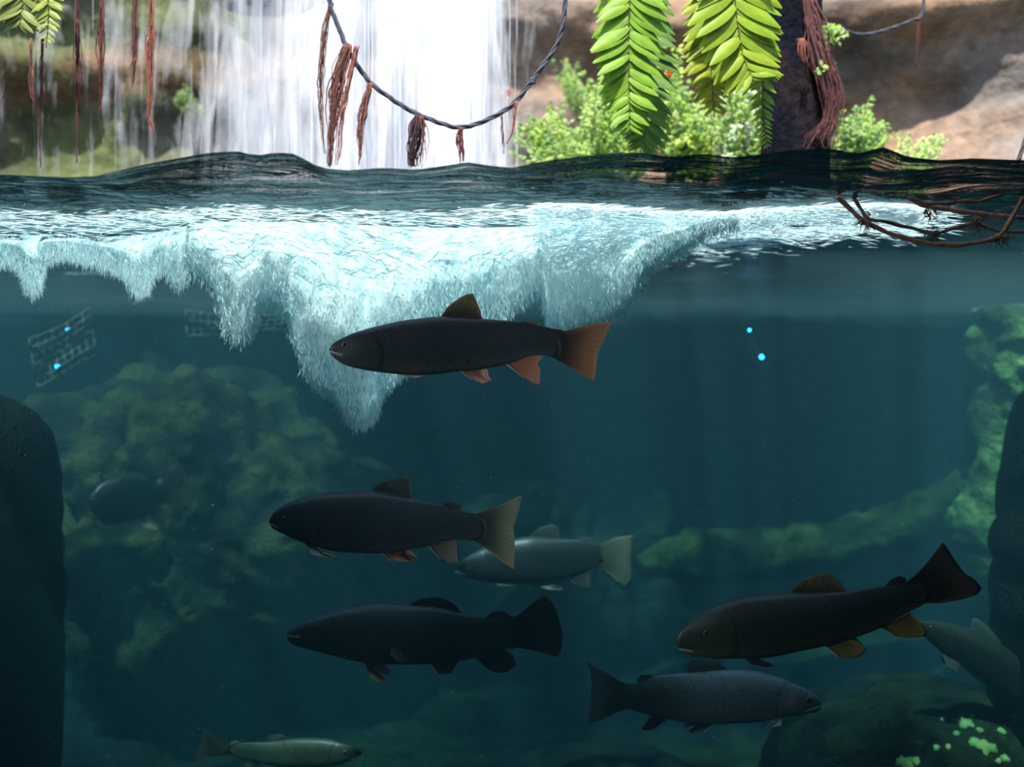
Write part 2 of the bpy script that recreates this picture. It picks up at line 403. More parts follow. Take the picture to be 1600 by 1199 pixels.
# ------------------------------------------------------------------ foam and bubbles driven down by the falls
BX = [-200, 0, 30, 42, 50, 62, 72, 100, 150, 195, 205, 215, 232, 240, 258, 268, 282, 300, 325, 340, 350, 362, 378, 395, 405, 420, 450, 465, 480, 495, 520, 535, 550, 570, 588, 596, 615, 650, 680, 700, 780, 812, 835, 846, 856, 880, 905, 930, 960, 985, 1000, 1030, 1070, 1100, 1150, 1200, 1330, 1420]
BY = [405, 408, 412, 448, 455, 450, 405, 396, 408, 425, 448, 456, 450, 422, 418, 430, 447, 425, 440, 470, 508, 525, 532, 515, 480, 468, 488, 535, 580, 600, 612, 640, 655, 660, 645, 612, 590, 560, 500, 495, 502, 478, 456, 452, 500, 514, 506, 500, 492, 470, 432, 405, 384, 366, 349, 346, 343, 335]
def foam_bottom(px): return np.interp(px, BX, BY)
pts = []; cols = []
NC = 560; NT_ = 46
for i in range(NC+1):
    px = lerp(-160, 1150, i/NC); fy = foam_bottom(px)
    r = []; c = []
    thick = lerp(.08, .16, sm(330, 430, px)*sm(1330, 980, px)); Yf = 1.475+.10*sm(330, 200, px)+.03*math.sin(px*.011)
    Yc = Yf+.05+.09*min(1, thick*2)
    zbot = P(px, fy, Yc).z
    for j in range(NT_+1):
        a = math.pi*j/NT_                                     # 0 front top ... pi back top
        d = math.sin(a)**.6
        Y = Yc+.02-math.sin(math.pi*min(1, d**1.1*.92+.04))*(Yc-Yf) if a < math.pi/2 else Yc-(math.cos(a))*thick
        zt = ZW-.012
        z = lerp(zt, zbot, d); p = Vector(((px-800)/F*Y, Y, z))
        k = fbm((p.x*9, p.y*9, p.z*5), 1, 4); k = k*.6+.5*fbm((p.x*26, p.y*20, p.z*11), 1, 3); p.y += -.017*k*sm(0, .3, d)*(1 if a < math.pi/2 else -1)
        p.y -= .018*math.sin(math.pi*min(1, d))*abs(noise.noise(p*13))
        q = d*sm(ZW, 1.45, z)*1.; r.append(p); c.append((q, q, q))
    pts.append(r); cols.append(c)
b = MB(); b.grid(pts, cols)
n = NT('churned foam')
st = n.noise(26, (1.6, 1, .45), 6, .7, .9)
fcol = n.ramp(st, [(.3, (.50, .78, .82)), (.58, (.86, .96, .97))])
dif = n.n('ShaderNodeBsdfDiffuse'); n.l(fcol, dif.inputs[0]); n.l(n.bump(st, .6, .02), dif.inputs['Normal'])
tl = n.n('ShaderNodeBsdfTranslucent'); n.l(fcol, tl.inputs[0])
body = n.mixs(.4, dif.outputs[0], tl.outputs[0])
lw = n.n('ShaderNodeLayerWeight'); tr = n.n('ShaderNodeBsdfTransparent')
edge = n.math('MULTIPLY', n.math('POWER', lw.outputs['Facing'], 2.0), .9)
al = n.ramp(n.math('ADD', n.noise(34, (2.2, 1, .35), 6, .7, .6), n.math('MULTIPLY', edge, -.62)), [(.05, 0.), (.32, .97)])
M_foam = n.done(n.mixs(al, tr.outputs[0], body))
foam = b.build('churned_foam', M_foam); tag(foam, 'white and cyan cloud of bubbles churned down by the waterfall', 'foam', kind='stuff')
# fine streaks of bubbles along the ragged lower edges and, with modelled light glints, in the upper band
b = MB()
def sliver(p, d, L, r, c):
    a = d.cross(Vector((.3, 1, .2))).normalized()*r; e = d.cross(a).normalized()*r; k = len(b.v)
    b.v += [tuple(p), tuple(p+d*L*.45+a), tuple(p+d*L*.45-a*.5+e), tuple(p+d*L*.45-a*.5-e), tuple(p+d*L)]; b.c += [c]*5
    b.f += [(k, k+1, k+2), (k, k+2, k+3), (k, k+3, k+1), (k+4, k+2, k+1), (k+4, k+3, k+2), (k+4, k+1, k+3)]
front = [[r_[j] for j in range(2, NT_//2+1)] for r_ in pts]
for k in range(16000):
    i = random.randrange(len(front)); 
    j = int(random.random()**.8*len(front[0])*.999); p = front[i][j]+Vector((random.gauss(0, .003), -abs(random.gauss(0, .008)), random.gauss(0, .006)))
    d = Vector((random.gauss(0, .35), random.gauss(0, .2), -1)).normalized()
    sliver(p, d, random.uniform(.004, .016), random.uniform(.0003, .0008), mixc((.60, .86, .90), (.9, .98, .99), random.random()))
for k in range(26000):
    px = random.uniform(-60, 1100) if k % 3 else random.choice([random.gauss(50, 9), random.gauss(222, 14), random.gauss(372, 22), random.gauss(560, 26), random.gauss(900, 40), random.gauss(480, 20), random.gauss(980, 30), random.gauss(640, 30)])
    fy = foam_bottom(px); 
    dy = abs(random.gauss(0, 1))*(26 if fy > 440 else 12)
    py = fy-dy+random.uniform(-2, 10); Y = random.uniform(1.50, 1.66)
    if py < 335: continue
    sl = (foam_bottom(px+6)-foam_bottom(px-6))/12
    d = Vector((-.35*max(-1.5, min(1.5, sl))*random.random()+random.gauss(0, .22), random.gauss(0, .15), -1)).normalized()
    sliver(P(px, py, Y), d, random.uniform(.004, .018), random.uniform(.0002, .0005), mixc((.6, .88, .92), (.95, 1, 1), random.random()))
for k in range(12000):                                          # horizontal foam flecks, at right modelling light glints under the surface
    px = random.uniform(-60, 1480) if k % 4 == 0 else random.uniform(820, 1420); e = foam_bottom(px)
    Y = 1.44+abs(random.gauss(0, 1))*(.14 if px < 1000 else .11+.10*sm(1400, 1000, px)); zt = ZW-.004-abs(random.gauss(0, .006))
    p = Vector(((px-800)/F*Y, Y+.03*math.sin(px*.013), zt))
    d = Vector((1, random.gauss(0, .5), random.gauss(-.03, .08))).normalized()
    sliver(p, d, random.uniform(.006, .05), random.uniform(.0003, .0010), mixc((.7, .9, .95), (1, 1, 1), random.random()))
n = NT('bubbles'); a = n.attr(); dif = n.n('ShaderNodeBsdfDiffuse'); n.l(a, dif.inputs[0]); tl = n.n('ShaderNodeBsdfTranslucent'); n.l(a, tl.inputs[0])
M_bub = n.done(n.mixs(.5, dif.outputs[0], tl.outputs[0]))
o = b.build('bubble_glint_streaks', M_bub, smooth=False); tag(o, 'fine streaks of small bubbles fringing the foam cloud and standing in for glints under the surface', 'bubbles', kind='stuff')
# suspended specks
b = MB()
for k in range(420):
    Y = random.uniform(1.25, 2.6); px = random.uniform(-20, 1620); py = random.uniform(380, 1190); p = P(px, py, Y)
    sliver(p, Vector((random.gauss(0, 1), random.gauss(0, 1), random.gauss(0, 1))).normalized(), random.uniform(.0012, .004), random.uniform(.0003, .0007), (.5, .6, .5))
o = b.build('suspended_specks', M_bub, smooth=False); tag(o, 'tiny pale specks drifting through the dark water', 'particles', kind='stuff')

# milky layer of micro-bubbles spreading just under the surface
b = MB(); b.grid([[(2.5*math.sin(math.pi*i/16)*math.cos(2*math.pi*j/32), 2.22+.66*math.sin(math.pi*i/16)*math.sin(2*math.pi*j/32), 1.712+.042*math.cos(math.pi*i/16)) for j in range(32)] for i in range(17)], wrap=True)
n = NT('aerated water'); vs = n.n('ShaderNodeVolumeScatter'); vs.inputs['Color'].default_value = (.75, .95, 1, 1); vs.inputs["Density"].default_value = .10
n.l(vs.outputs[0], n.out.inputs[1])
mbo = b.build('micro_bubbles', n.m)
tag(mbo, 'milky haze of micro-bubbles spreading just under the surface', 'bubbles', kind='stuff')

# ------------------------------------------------------------------ waterfall
n = NT('falling water')
a = n.attr(); sp = n.n('ShaderNodeSeparateColor'); n.l(a, sp.inputs[0])
nz = n.noise(17, (1.5, 1, .13), 6, .62, 1.1); nz2 = n.noise(5, (1.4, 1, .7), 4, .6, .8)
dens = n.math('ADD', n.math('ADD', n.math('MULTIPLY', nz, .9), n.math('MULTIPLY', nz2, .75)), n.math('SUBTRACT', sp.outputs[0], .66))
al = n.ramp(dens, [(.36, 0.), (.92, .97)])
dif = n.n('ShaderNodeBsdfDiffuse'); dif.inputs[0].default_value = (.80, .80, .84, 1); n.l(n.bump(nz, .5, .02), dif.inputs['Normal'])
tl = n.n('ShaderNodeBsdfTranslucent'); tl.inputs[0].default_value = (.9, .9, .95, 1); tr = n.n('ShaderNodeBsdfTransparent')
M_fall = n.done(n.mixs(al, tr.outputs[0], n.mixs(.4, dif.outputs[0], tl.outputs[0])))
fx = thing('waterfall', (-.25, 2.15, ZW), 'white curtain of falling water behind the rope and hanging roots', 'waterfall')
DX = [-100, 0, 200, 320, 380, 440, 500, 560, 620, 690, 740, 775, 800, 860]
for Y0, DV in ((2.10, [.12, .14, .17, .18, .44, .42, .50, .52, .56, .74, .70, .46, .24, .05]), (2.35, [.06, .1, .14, .18, .42, .34, .48, .46, .52, .74, .66, .4, .2, .0])):
    g = []; cc = []
    for i in range(161):
        px = lerp(-100, 860, i/160); r = []; c = []
        for j in range(60):
            z = lerp(ZW-.01, 2.75, j/59); t = (z-ZW)
            Y = Y0-.10*(1-t)**1.0*.4+.05*fbm((px*.01, z*.7, Y0), 1, 3)+.012*fbm((px*.05, z*2, Y0), 1, 3)
            x = (px-800)/F*Y0*(1-.03*t)+.01*fbm((px*.02, z*3, 1), 1, 2)
            de = np.interp(px+10*fbm((z*3, px*.01, 0), 1, 2), DX, DV)+.12*sm(1.98, 1.78, z)
            r.append((x, Y, z)); c.append((de, de, de))
        g.append(r); cc.append(c)
    b = MB(); b.grid(g, cc); b.build('water_sheet', M_fall, fx)
b = MB()
for k in range(230):
    px = random.gauss(650, 110) if k < 200 else random.uniform(-20, 800)
    if px > 810: continue
    Y = random.uniform(1.95, 2.25); x = (px-800)/F*Y; z0 = random.uniform(1.8, 2.5); L = random.uniform(.05, .35); r0 = random.uniform(.0003, .0011)*(1 if px > 330 else .35)
    b.tube([(x+.0006*math.sin(q*3+k), Y, max(ZW-.02, z0-L*q/6)) for q in range(7)], lambda t: r0*math.sin(math.pi*(.05+.9*t))+.0001, 4, (.95, .95, 1))
b.build('water_strands', M_bub, fx)['kind'] = 'stuff'

# ------------------------------------------------------------------ ropes and hanging roots
M_rope = mat_tint('wet rope', .6, .4, 0, 200, .6, .5, .002)
M_root = mat_tint('red brown roots', .7, .3, .15, 150, .5)
def rope(name, pl, Y, r, label, parent=None, cat='rope', twist=60, col=(.05, .05, .07)):
    c = catmull([P(q[0], q[1], Y+(q[2] if len(q) > 2 else 0)) for q in pl], 14)
    b = MB(); L = [0]
    for i in range(1, len(c)): L.append(L[-1]+(c[i]-c[i-1]).length)
    # resample evenly
    tot = L[-1]; N = max(20, int(tot/(r*1.1))); cs = []
    for k in range(N+1):
        s = tot*k/N; i = int(np.searchsorted(L, s)); i = max(1, min(len(c)-1, i)); t = (s-L[i-1])/max(1e-9, L[i]-L[i-1]); cs.append(c[i-1].lerp(c[i], t))
    for ph in (0, 2*math.pi/3, 4*math.pi/3):
        line = []
        for i, p in enumerate(cs):
            d = (cs[min(i+1, N)]-cs[max(0, i-1)]).normalized(); a = d.cross(Vector((0, 1, 0))).normalized(); e = d.cross(a); w_ = i*1.1*r*twist+ph
            line.append(p+(a*math.cos(w_)+e*math.sin(w_))*r*.5+Vector((1, 1, 1))*r*.2*noise.noise(p*90))
        b.tube(line, r*.58, 5, col)
    o = b.build(name, M_rope, parent)
    if not parent: tag(o, label, cat)
    return o
rope('rope', [(512, -40), (516, 8), (530, 45), (541, 72), (560, 105), (582, 132), (620, 160), (655, 180), (690, 193), (718, 199), (750, 192), (790, 172), (812, 152), (832, 125), (852, 98), (870, 70), (880, 35), (886, -30)], 1.72, .0045,
     'dark sagging rope looped in front of the waterfall', twist=75)
rope('rope', [(1270, 20), (1285, 36), (1320, 48), (1350, 54), (1390, 45), (1425, 32), (1440, 22), (1446, -30)], 2.1, .0035, 'thin dark rope hanging before the beige cliff at upper right', twist=75)
rope('rope', [(1588, 262), (1600, 225), (1625, 150), (1640, -20)], 1.72, .004, 'dark twine crossing the far right edge above the water', twist=75, col=(.06, .045, .05))
# knots on the rope
kn = MB()
def knot(px, py, Y, r, label):
    b = MB()
    for q in range(5):
        a0 = q*1.3; b.tube([P(px, py, Y)+Vector((math.cos(t*6.28+a0)*r, math.sin(t*6.28+a0)*r*.9, math.sin(t*6.28)*r*.7)) for t in [i/12 for i in range(13)]], r*.28, 5, (.07, .08, .12))
    tag(b.build('rope_knot', M_rope), label, 'knot')
knot(832, 127, 1.72, .005, 'blue-grey knot in the rope at its right end')
knot(541, 73, 1.72, .0055, 'pale knot in the rope above the thickest roots')

RED = (.20, .055, .045); DRED = (.09, .03, .035); ORA = (.42, .14, .08); BRN = (.17, .075, .055)
def roots(label, path, Y, wtop, wmid, ns, col, cat='roots', group=None, seed=0, r=.0011, free=.25):
    """bundle of thin hanging roots following a path of (px, py, spread) """
    rd = random.Random(seed+int(path[0][0])); b = MB()
    for k in range(ns):
        u = rd.uniform(-1, 1); v = rd.uniform(-1, 1); end = 1-free*rd.random()**1.0 if k > 2 else 1
        st_ = 0 if rd.random() < .8 else rd.random()*.3
        pl = []
        for q in path: 
            px = q[0]+u*q[2]+rd.gauss(0, .6+.25*q[2]); pl.append(P(px, q[1], Y+v*q[2]/F*Y))
        c = catmull(pl, 6); c = c[int(len(c)*st_):max(4, int(len(c)*end))]
        c = [p+Vector((noise.noise(p*60+Vector((k, 0, 0))), 0, 0))*.003 for p in c]
        cc = mixc(col[0], col[1], rd.random()); rr = r*rd.uniform(.6, 1.4)
        b.tube(c, lambda t: rr*(1-.75*t)+.0001, 4, cc)
    o = b.build('root_bundle', M_root); tag(o, label, cat, group)
    return o
R_ = (RED, DRED)
roots('dark red root hanging furthest left, short with a pale top', [(48, 60, 1), (50, 130, 2), (56, 165, 3), (62, 190, 2), (63, 250, .6)], 1.75, 0, 0, 7, (RED, BRN), seed=1)
roots('thin red root just right of the leftmost one, reaching the water', [(66, 60, 1), (65, 110, 2), (63, 160, 2.5), (62, 200, 1.5), (64, 262, .6)], 1.72, 0, 0, 8, (RED, DRED), seed=2)
roots('thick dark red root third from the left', [(119, -10, 1), (119, 40, 3), (121, 90, 4.5), (122, 130, 4), (120, 160, 1.5), (121, 255, .3)], 1.72, 0, 0, 18, (DRED, RED), seed=3)
roots('dark red root fourth from the left tapering to a thread', [(158, -20, 2), (159, 25, 4.5), (157, 70, 4), (158, 120, 1.8), (158, 225, .3)], 1.75, 0, 0, 16, (DRED, RED), seed=4)
roots('dark red root fifth from the left with a blunt lower end', [(211, -30, 2), (210, 30, 4), (210, 70, 4.5), (208, 115, 3), (207, 137, 1)], 1.72, 0, 0, 16, (DRED, RED), seed=5)
roots('long red root with a pale kinked tail, the rightmost of the left group', [(236, -30, 2), (236, 40, 4.5), (234, 90, 5), (236, 140, 3.2), (233, 180, 2), (238, 198, 1.2), (241, 216, .5)], 1.72, 0, 0, 18, (RED, ORA), seed=6)
roots('pale strand of roots hanging left of the rope', [(516, 5, 3), (508, 50, 3.5), (502, 110, 3.5), (500, 150, 2.5), (504, 205, 1), (508, 240, .6)], 1.74, 0, 0, 12, ((.34, .15, .11), BRN), seed=7)
roots('thickest red root bundle tied at the top bend of the rope', [(543, 70, 6), (534, 100, 8), (525, 140, 9), (522, 175, 7), (518, 210, 4), (515, 250, 2.5), (514, 262, 1)], 1.71, 0, 0, 60, (RED, BRN), seed=8, free=.35)
roots('few loose red roots right of the thickest bundle', [(556, 72, 3), (549, 105, 3.5), (541, 140, 4), (533, 190, 3.5), (528, 240, 2), (525, 258, 1)], 1.70, 0, 0, 9, (RED, ORA), seed=9)
roots('slim orange-brown root bundle on the left slope of the rope', [(580, 130, 3), (573, 150, 5), (567, 180, 6), (563, 205, 4.5), (563, 235, 2), (562, 258, 1)], 1.71, 0, 0, 26, ((.34, .13, .09), BRN), seed=10)
roots('dark root bundle hanging at the foot of the rope curve', [(656, 180, 6), (652, 200, 9), (648, 225, 9), (646, 250, 7), (646, 262, 5)], 1.71, 0, 0, 46, (DRED, (.05, .04, .05)), seed=11, free=.1)
roots('loose reddish roots fringing the dark root bundle', [(660, 182, 3), (665, 205, 5), (663, 230, 5), (660, 262, 3)], 1.70, 0, 0, 10, (BRN, RED), seed=12)
roots('small forked root under the lowest point of the rope', [(720, 200, 2), (718, 220, 4), (720, 240, 4.5), (722, 258, 3)], 1.71, 0, 0, 14, (DRED, RED), seed=13)
roots('thread of root hanging from the right slope of the rope', [(783, 180, 1), (785, 210, 1.2), (787, 240, .6)], 1.71, 0, 0, 4, (RED, BRN), seed=14)
roots('thin roots hanging near the right knot of the rope', [(806, 158, 1.5), (803, 180, 2), (800, 205, 1), (792, 225, .5)], 1.71, 0, 0, 5, (RED, ORA), seed=15)
roots('thread of root hanging from the thin rope at upper right', [(1436, 26, 1), (1434, 60, 1.2), (1432, 105, .8)], 2.1, 0, 0, 4, (DRED, RED), seed=16)

# dark trunk with red roots, centre right
b = MB(); g = []; cc = []
for i in range(60):
    t = i/59; row = []; cr = []
    y = lerp(-160, 330, t); cx = lerp(1248, 1240, t); hw = lerp(30, 47, sm(0, .7, t))+3*math.sin(t*9)
    for j in range(40):
        a = 2*math.pi*j/40; rr = hw*(1+.16*fbm((math.cos(a)*2, math.sin(a)*2, t*3), 1, 3)+.05*math.sin(a*9+t*2))
        p = P(cx+rr*math.cos(a), y, 2.0); p.y += rr/F*2.0*math.sin(a); row.append(p); cr.append(mixc((.007, .008, .013), (.016, .012, .013), sm(-.2, .4, fbm(p*9, 1, 3))))
    g.append(row); cc.append(cr)
b.grid(g, cc, wrap=True)
M_bark = mat_tint('wet dark bark', .95, .04, 0, 60, .6, .8, .01)
trunk = thing('tree_trunk', P(1242, 330, 2.0), 'dark wet trunk standing in the water right of the fern fronds', 'trunk')
b.build('bark', M_bark, trunk)
roots('tangle of red-brown roots running down the right side of the dark trunk', [(1262, -10, 8), (1272, 40, 12), (1285, 90, 16), (1298, 140, 16), (1298, 185, 12), (1285, 215, 20), (1280, 240, 24)], 1.93, 0, 0, 90, (RED, (.10, .05, .05)), seed=17, r=.0016)
roots('short orange roots on the upper face of the dark trunk', [(1252, 60, 4), (1254, 80, 6), (1256, 100, 2)], 1.90, 0, 0, 14, (ORA, RED), seed=18)

# ------------------------------------------------------------------ leaves
M_leaf = mat_tint('fern leaf', .5, .35, .5, 40, .3, .2, .002)
def leaf_mesh(name, L, W, col, serr=0, curl=.15, bend=.1, nl=12):
    b = MB(); g = []; cc = []
    for i in range(nl+1):
        t = i/nl; w_ = W*(math.sin(math.pi*min(1, t*.9+.08))**.7)*(1-.45*t)
        if serr: w_ *= 1-.3*(i % 2)
        z = -bend*L*t*t
        row = [(t*L, s_*w_, z-curl*abs(s_)*w_) for s_ in (-1, -.5, 0, .5, 1)]
        g.append(row); cc.append([mixc(col, (.85*col[0], .9*col[1], col[2]*.8), abs(s_)) for s_ in (-1, -.5, 0, .5, 1)])
    b.grid(g, cc)
    # underside just below gives the blade a real thickness
    g2 = [[(p[0], p[1], p[2]-.0012) for p in r] for r in g]; b.grid(g2, cc, flip=True)
    return b.mesh(name)
def frond(label, path, Y, maxlen, col, npin, seed, droop=.9, wid=.20, tilt=0.):
    rd = random.Random(seed)
    c = catmull([P(q[0], q[1], Y+(q[2] if len(q) > 2 else 0)) for q in path], 10)
    t_ = thing('fern_frond', c[0], label, 'fern', 'large fern fronds hanging over the pool')
    b = MB(); b.tube(c, lambda t: .0026*(1-.7*t), 6, (.14, .12, .03)); b.build('rachis', M_leaf, t_)
    meshes = [leaf_mesh('pinna', 1, wid, mixc(col, (col[0]*1.08, col[1]*.97, col[2]), k/3), 0, .2, .12) for k in range(4)]
    for me in meshes: me.materials.append(M_leaf)
    for k in range(npin):
        s = .02+.96*k/npin; i = min(len(c)-2, int(s*(len(c)-1))); p = c[i].lerp(c[i+1], s*(len(c)-1)-i); d = (c[i+1]-c[i]).normalized()
        L = maxlen*(math.sin(math.pi*(.22+.74*s)))**.8
        for sd_ in (-1, 1):
            side = Vector((1, 0, 0))*sd_; side = (side-d*side.dot(d)).normalized()
            v = (side*math.cos(math.radians(38))+d*math.sin(math.radians(38))*droop+Vector((0, rd.uniform(-.35, .15), 0))).normalized()
            nrm = Vector((rd.uniform(-.2, .2), -1, .35+tilt)); y_ = nrm.cross(v).normalized(); nrm = v.cross(y_).normalized()
            R = Matrix((v, y_, nrm)).transposed().to_4x4()
            q = bpy.data.objects.new('pinna', rd.choice(meshes)); COL.objects.link(q); q.parent = t_
            q.matrix_local = Matrix.Translation(p-c[0]+d*rd.uniform(-.003, .003))@R@Matrix.Scale(L*rd.uniform(.85, 1.1), 4)
G1 = (.28, .50, .03); G2 = (.36, .52, .025); G3 = (.17, .34, .06)
frond('large bright green fern frond hanging straight down, left of the two biggest', [(988, -120), (985, -20), (982, 60), (983, 140), (984, 215)], 1.62, .078, G1, 26, 1)
frond('soft green fern frond just behind the left big frond, tips to the water', [(1010, -100, 0), (1004, 0), (1012, 100), (1010, 190), (1000, 240)], 1.74, .075, G3, 24, 2)
frond('yellow-green fern frond hanging closest to the dark trunk, upper half', [(1150, -140), (1145, -60), (1150, 20), (1162, 90), (1180, 130)], 1.60, .095, G2, 24, 3)
frond('yellowing fern frond with a narrow tip between the big frond and trunk', [(1118, -120), (1112, -20), (1108, 60), (1112, 120), (1116, 185)], 1.66, .060, (.42, .50, .03), 24, 4)
frond('narrow bright green frond hanging along the left side of the trunk', [(1190, -90), (1196, 20), (1192, 110), (1192, 180), (1200, 240)], 1.66, .032, G1, 28, 5)
frond('blurred olive fern frond at the top left corner', [(20, -140), (28, -70), (35, 0), (30, 45)], 1.66, .075, (.30, .36, .08), 18, 6)
frond('small yellow-green fern tip right of the top left frond', [(62, -90), (72, -30), (76, 20), (72, 75)], 1.6, .035, (.38, .46, .07), 18, 7)

M_leaf2 = mat_tint('small leaf', .5, .3, .45, 60, .3)
def clump(name, label, spots, Y, n, size, cols, seed, cat='plant', spread=1., up=1.):
    """leafy plant: arching stems from each spot with little leaves joined into one foliage part"""
    rd = random.Random(seed); base = P(spots[0][0], spots[0][1], Y); t_ = thing(name, base, label, cat)
    sb = MB(); lb = MB()
    for k in range(n):
        sx, sy, tx, ty = rd.choice(spots); p0 = P(sx+rd.gauss(0, 5), sy, Y+rd.uniform(-.05, .1)); p3 = P(tx+rd.gauss(0, 14*spread), ty+rd.gauss(0, 12*spread), Y+rd.uniform(-.1, .12))
        p1 = p0.lerp(p3, .4)+Vector((rd.gauss(0, .01), 0, .02*up)); c = catmull([p0, p1, p3], 8)
        sb.tube(c, lambda t: .0009*(1-.6*t), 4, (.12, .14, .03))
        cl = rd.choice(cols)
        for i in range(4, len(c)):
            for q in range(2):
                a = rd.uniform(0, 6.28); d = Vector((math.cos(a), rd.uniform(-.4, .4), math.sin(a)*.8)).normalized(); nrm = Vector((rd.gauss(0, .4), -1, rd.uniform(.1, 1))).normalized()
                s_ = nrm.cross(d).normalized(); L = size*rd.uniform(.6, 1.3); m0 = c[i]+d*.002; k0 = len(lb.v); c2 = mixc(cl, (.55, .75, .35), .3*rd.random())
                for v in (m0, m0+d*L*.4+s_*L*.38, m0+d*L, m0+d*L*.4-s_*L*.38, m0+d*L*.5+nrm*L*.12): lb.vert(v, c2)
                lb.f += [(k0, k0+1, k0+4), (k0+1, k0+2, k0+4), (k0+2, k0+3, k0+4), (k0+3, k0, k0+4)]
    sb.build('stems', M_leaf2, t_)['kind'] = 'stuff'; lb.build('foliage', M_leaf2, t_, smooth=False)['kind'] = 'stuff'
CL = [(.36, .54, .05), (.28, .45, .07), (.42, .52, .15), (.19, .34, .08)]
clump('leafy_plant', 'feathery bright green plant at the waterline right of the waterfall', [(870, 290, 835, 195), (890, 290, 870, 175), (900, 290, 905, 215), (860, 290, 815, 210), (880, 290, 850, 225)], 2.25, 60, .013, CL, 1)
clump('leafy_plant', 'small sunlit plant sprouting high on the cliff above the rope end', [(905, 190, 880, 100), (910, 180, 890, 118), (905, 190, 912, 140)], 2.98, 26, .012, CL, 2, spread=.7)
clump('leafy_plant', 'dense green plant behind the left big fern frond at the waterline', [(930, 300, 925, 165), (960, 300, 960, 190), (990, 300, 1000, 200), (930, 300, 900, 235), (950, 300, 940, 140)], 2.2, 110, .014, CL, 3)
clump('leafy_plant', 'bright yellow-green bush between the two big fern fronds', [(1060, 300, 1050, 140), (1080, 300, 1075, 160), (1100, 300, 1100, 190), (1050, 300, 1040, 90), (1070, 300, 1060, 215)], 2.3, 130, .015, CL+[(.66, .80, .10)], 4)
clump('leafy_plant', 'green and white leafed plant at the foot of the trunk, left side', [(1150, 300, 1130, 185), (1160, 300, 1160, 150), (1175, 300, 1180, 200), (1140, 300, 1150, 225), (1165, 300, 1165, 115)], 2.2, 110, .014, CL+[(.75, .85, .65)], 5)
clump('leafy_plant', 'low lacy green plant spreading right from the foot of the trunk', [(1310, 300, 1330, 190), (1320, 300, 1355, 200), (1330, 300, 1385, 210), (1320, 300, 1320, 225), (1340, 300, 1345, 175)], 2.15, 70, .013, CL, 6)
clump('leafy_plant', 'pale curled sprig reaching out over the water at right', [(1400, 360, 1415, 215), (1410, 360, 1435, 235), (1420, 360, 1465, 210), (1405, 350, 1450, 225)], 2.15, 34, .011, [(.62, .76, .22), (.5, .7, .2)], 7, spread=.6)
clump('leafy_plant', 'small green sprigs growing on the upper trunk near the thin rope', [(1285, 80, 1300, 45), (1290, 85, 1283, 60), (1290, 130, 1295, 110)], 1.95, 18, .009, CL, 8, spread=.5)
clump('moss_tuft', 'yellow-green moss tuft on the cliff left of the waterfall', [(292, 182, 296, 165), (300, 186, 304, 174), (284, 172, 288, 150)], 3.02, 90, .010, [(.16, .22, .04), (.11, .18, .04)], 9, 'moss', spread=.5)
def flower(px, py, Y, label, r=.011):
    b = MB(); p0 = P(px, py, Y)
    t_ = thing('flower', p0, label, 'flower', None)
    for k in range(6):
        a = k*math.pi/3; d = Vector((math.cos(a), -.3, math.sin(a))); s_ = Vector((-math.sin(a), 0, math.cos(a))); m0 = p0; k0 = len(b.v); c = (.85, .10, .02)
        for v in (m0, m0+d*r*.5+s_*r*.35, m0+d*r, m0+d*r*.5-s_*r*.35, m0+d*r*.5+Vector((0, -.003, 0))): b.vert(v, c)
        b.f += [(k0, k0+1, k0+4), (k0+1, k0+2, k0+4), (k0+2, k0+3, k0+4), (k0+3, k0, k0+4)]
    b.build('petals', M_leaf2, t_, smooth=False)
    b = MB(); b.tube([p0+Vector((0, -.002, 0)), p0+Vector((0, .004, -.01)), p0+Vector((.005, .02, -.05))], .001, 4, (.15, .25, .05)); b.build('stem', M_leaf2, t_)
flower(1046, 114, 2.1, 'small orange-red flower above the bush between the big fronds')
flower(793, 146, 2.2, 'small orange-red flower beside the right slope of the rope')

# ------------------------------------------------------------------ submerged vine hoop at right
M_vine = mat_tint('submerged vine', .6, .35, 0, 120, .5, .5, .003)
VC = (.75, .30, .15); VD = (.34, .16, .10)
def vine(label, pl, Y, r, col, tufts=(), seed=0):
    c = catmull([P(q[0], q[1], Y+(q[2] if len(q) > 2 else 0)) for q in pl], 12)
    t_ = thing('vine', c[0], label, 'vine'); b = MB(); rd = random.Random(seed)
    b.tube([p+Vector((0, 0, 1))*.0012*noise.noise(p*50) for p in c], lambda t: r*(1+.12*math.sin(t*40)), 8, lambda t: mixc(col, VD, .5+.5*noise.noise(Vector((t*14, seed, 0))))); b.build('stem', M_vine, t_)
    for (px, py, n_, L) in tufts:
        b = MB(); p = P(px, py, Y)
        for k in range(n_):
            a = rd.uniform(0, 6.28); q = p+Vector((rd.gauss(0, .004), rd.gauss(0, .003), rd.gauss(0, .003))); d = Vector((math.cos(a), rd.uniform(-.5, .5), math.sin(a)-.5)).normalized()
            pts_ = [q]; 
            for s in range(5): d = (d+Vector((rd.gauss(0, .4), rd.gauss(0, .2), rd.gauss(-.1, .4)))).normalized(); pts_.append(pts_[-1]+d*L/5*rd.uniform(.6, 1.2))
            b.tube(pts_, lambda t: .0011*(1-.7*t), 4, mixc((.36, .16, .10), (.22, .20, .08), rd.random()))
        b.build('rootlets', M_vine, t_)
vine('orange-brown submerged vine making the lowest loop of the hoop at right', [(1308, 308), (1330, 328), (1352, 347), (1385, 362), (1420, 374), (1460, 382), (1505, 382), (1545, 375), (1565, 366), (1575, 350), (1590, 325), (1612, 285)], 1.36, .0034, VC, [(1352, 345, 22, .018), (1568, 372, 26, .017)], 1)
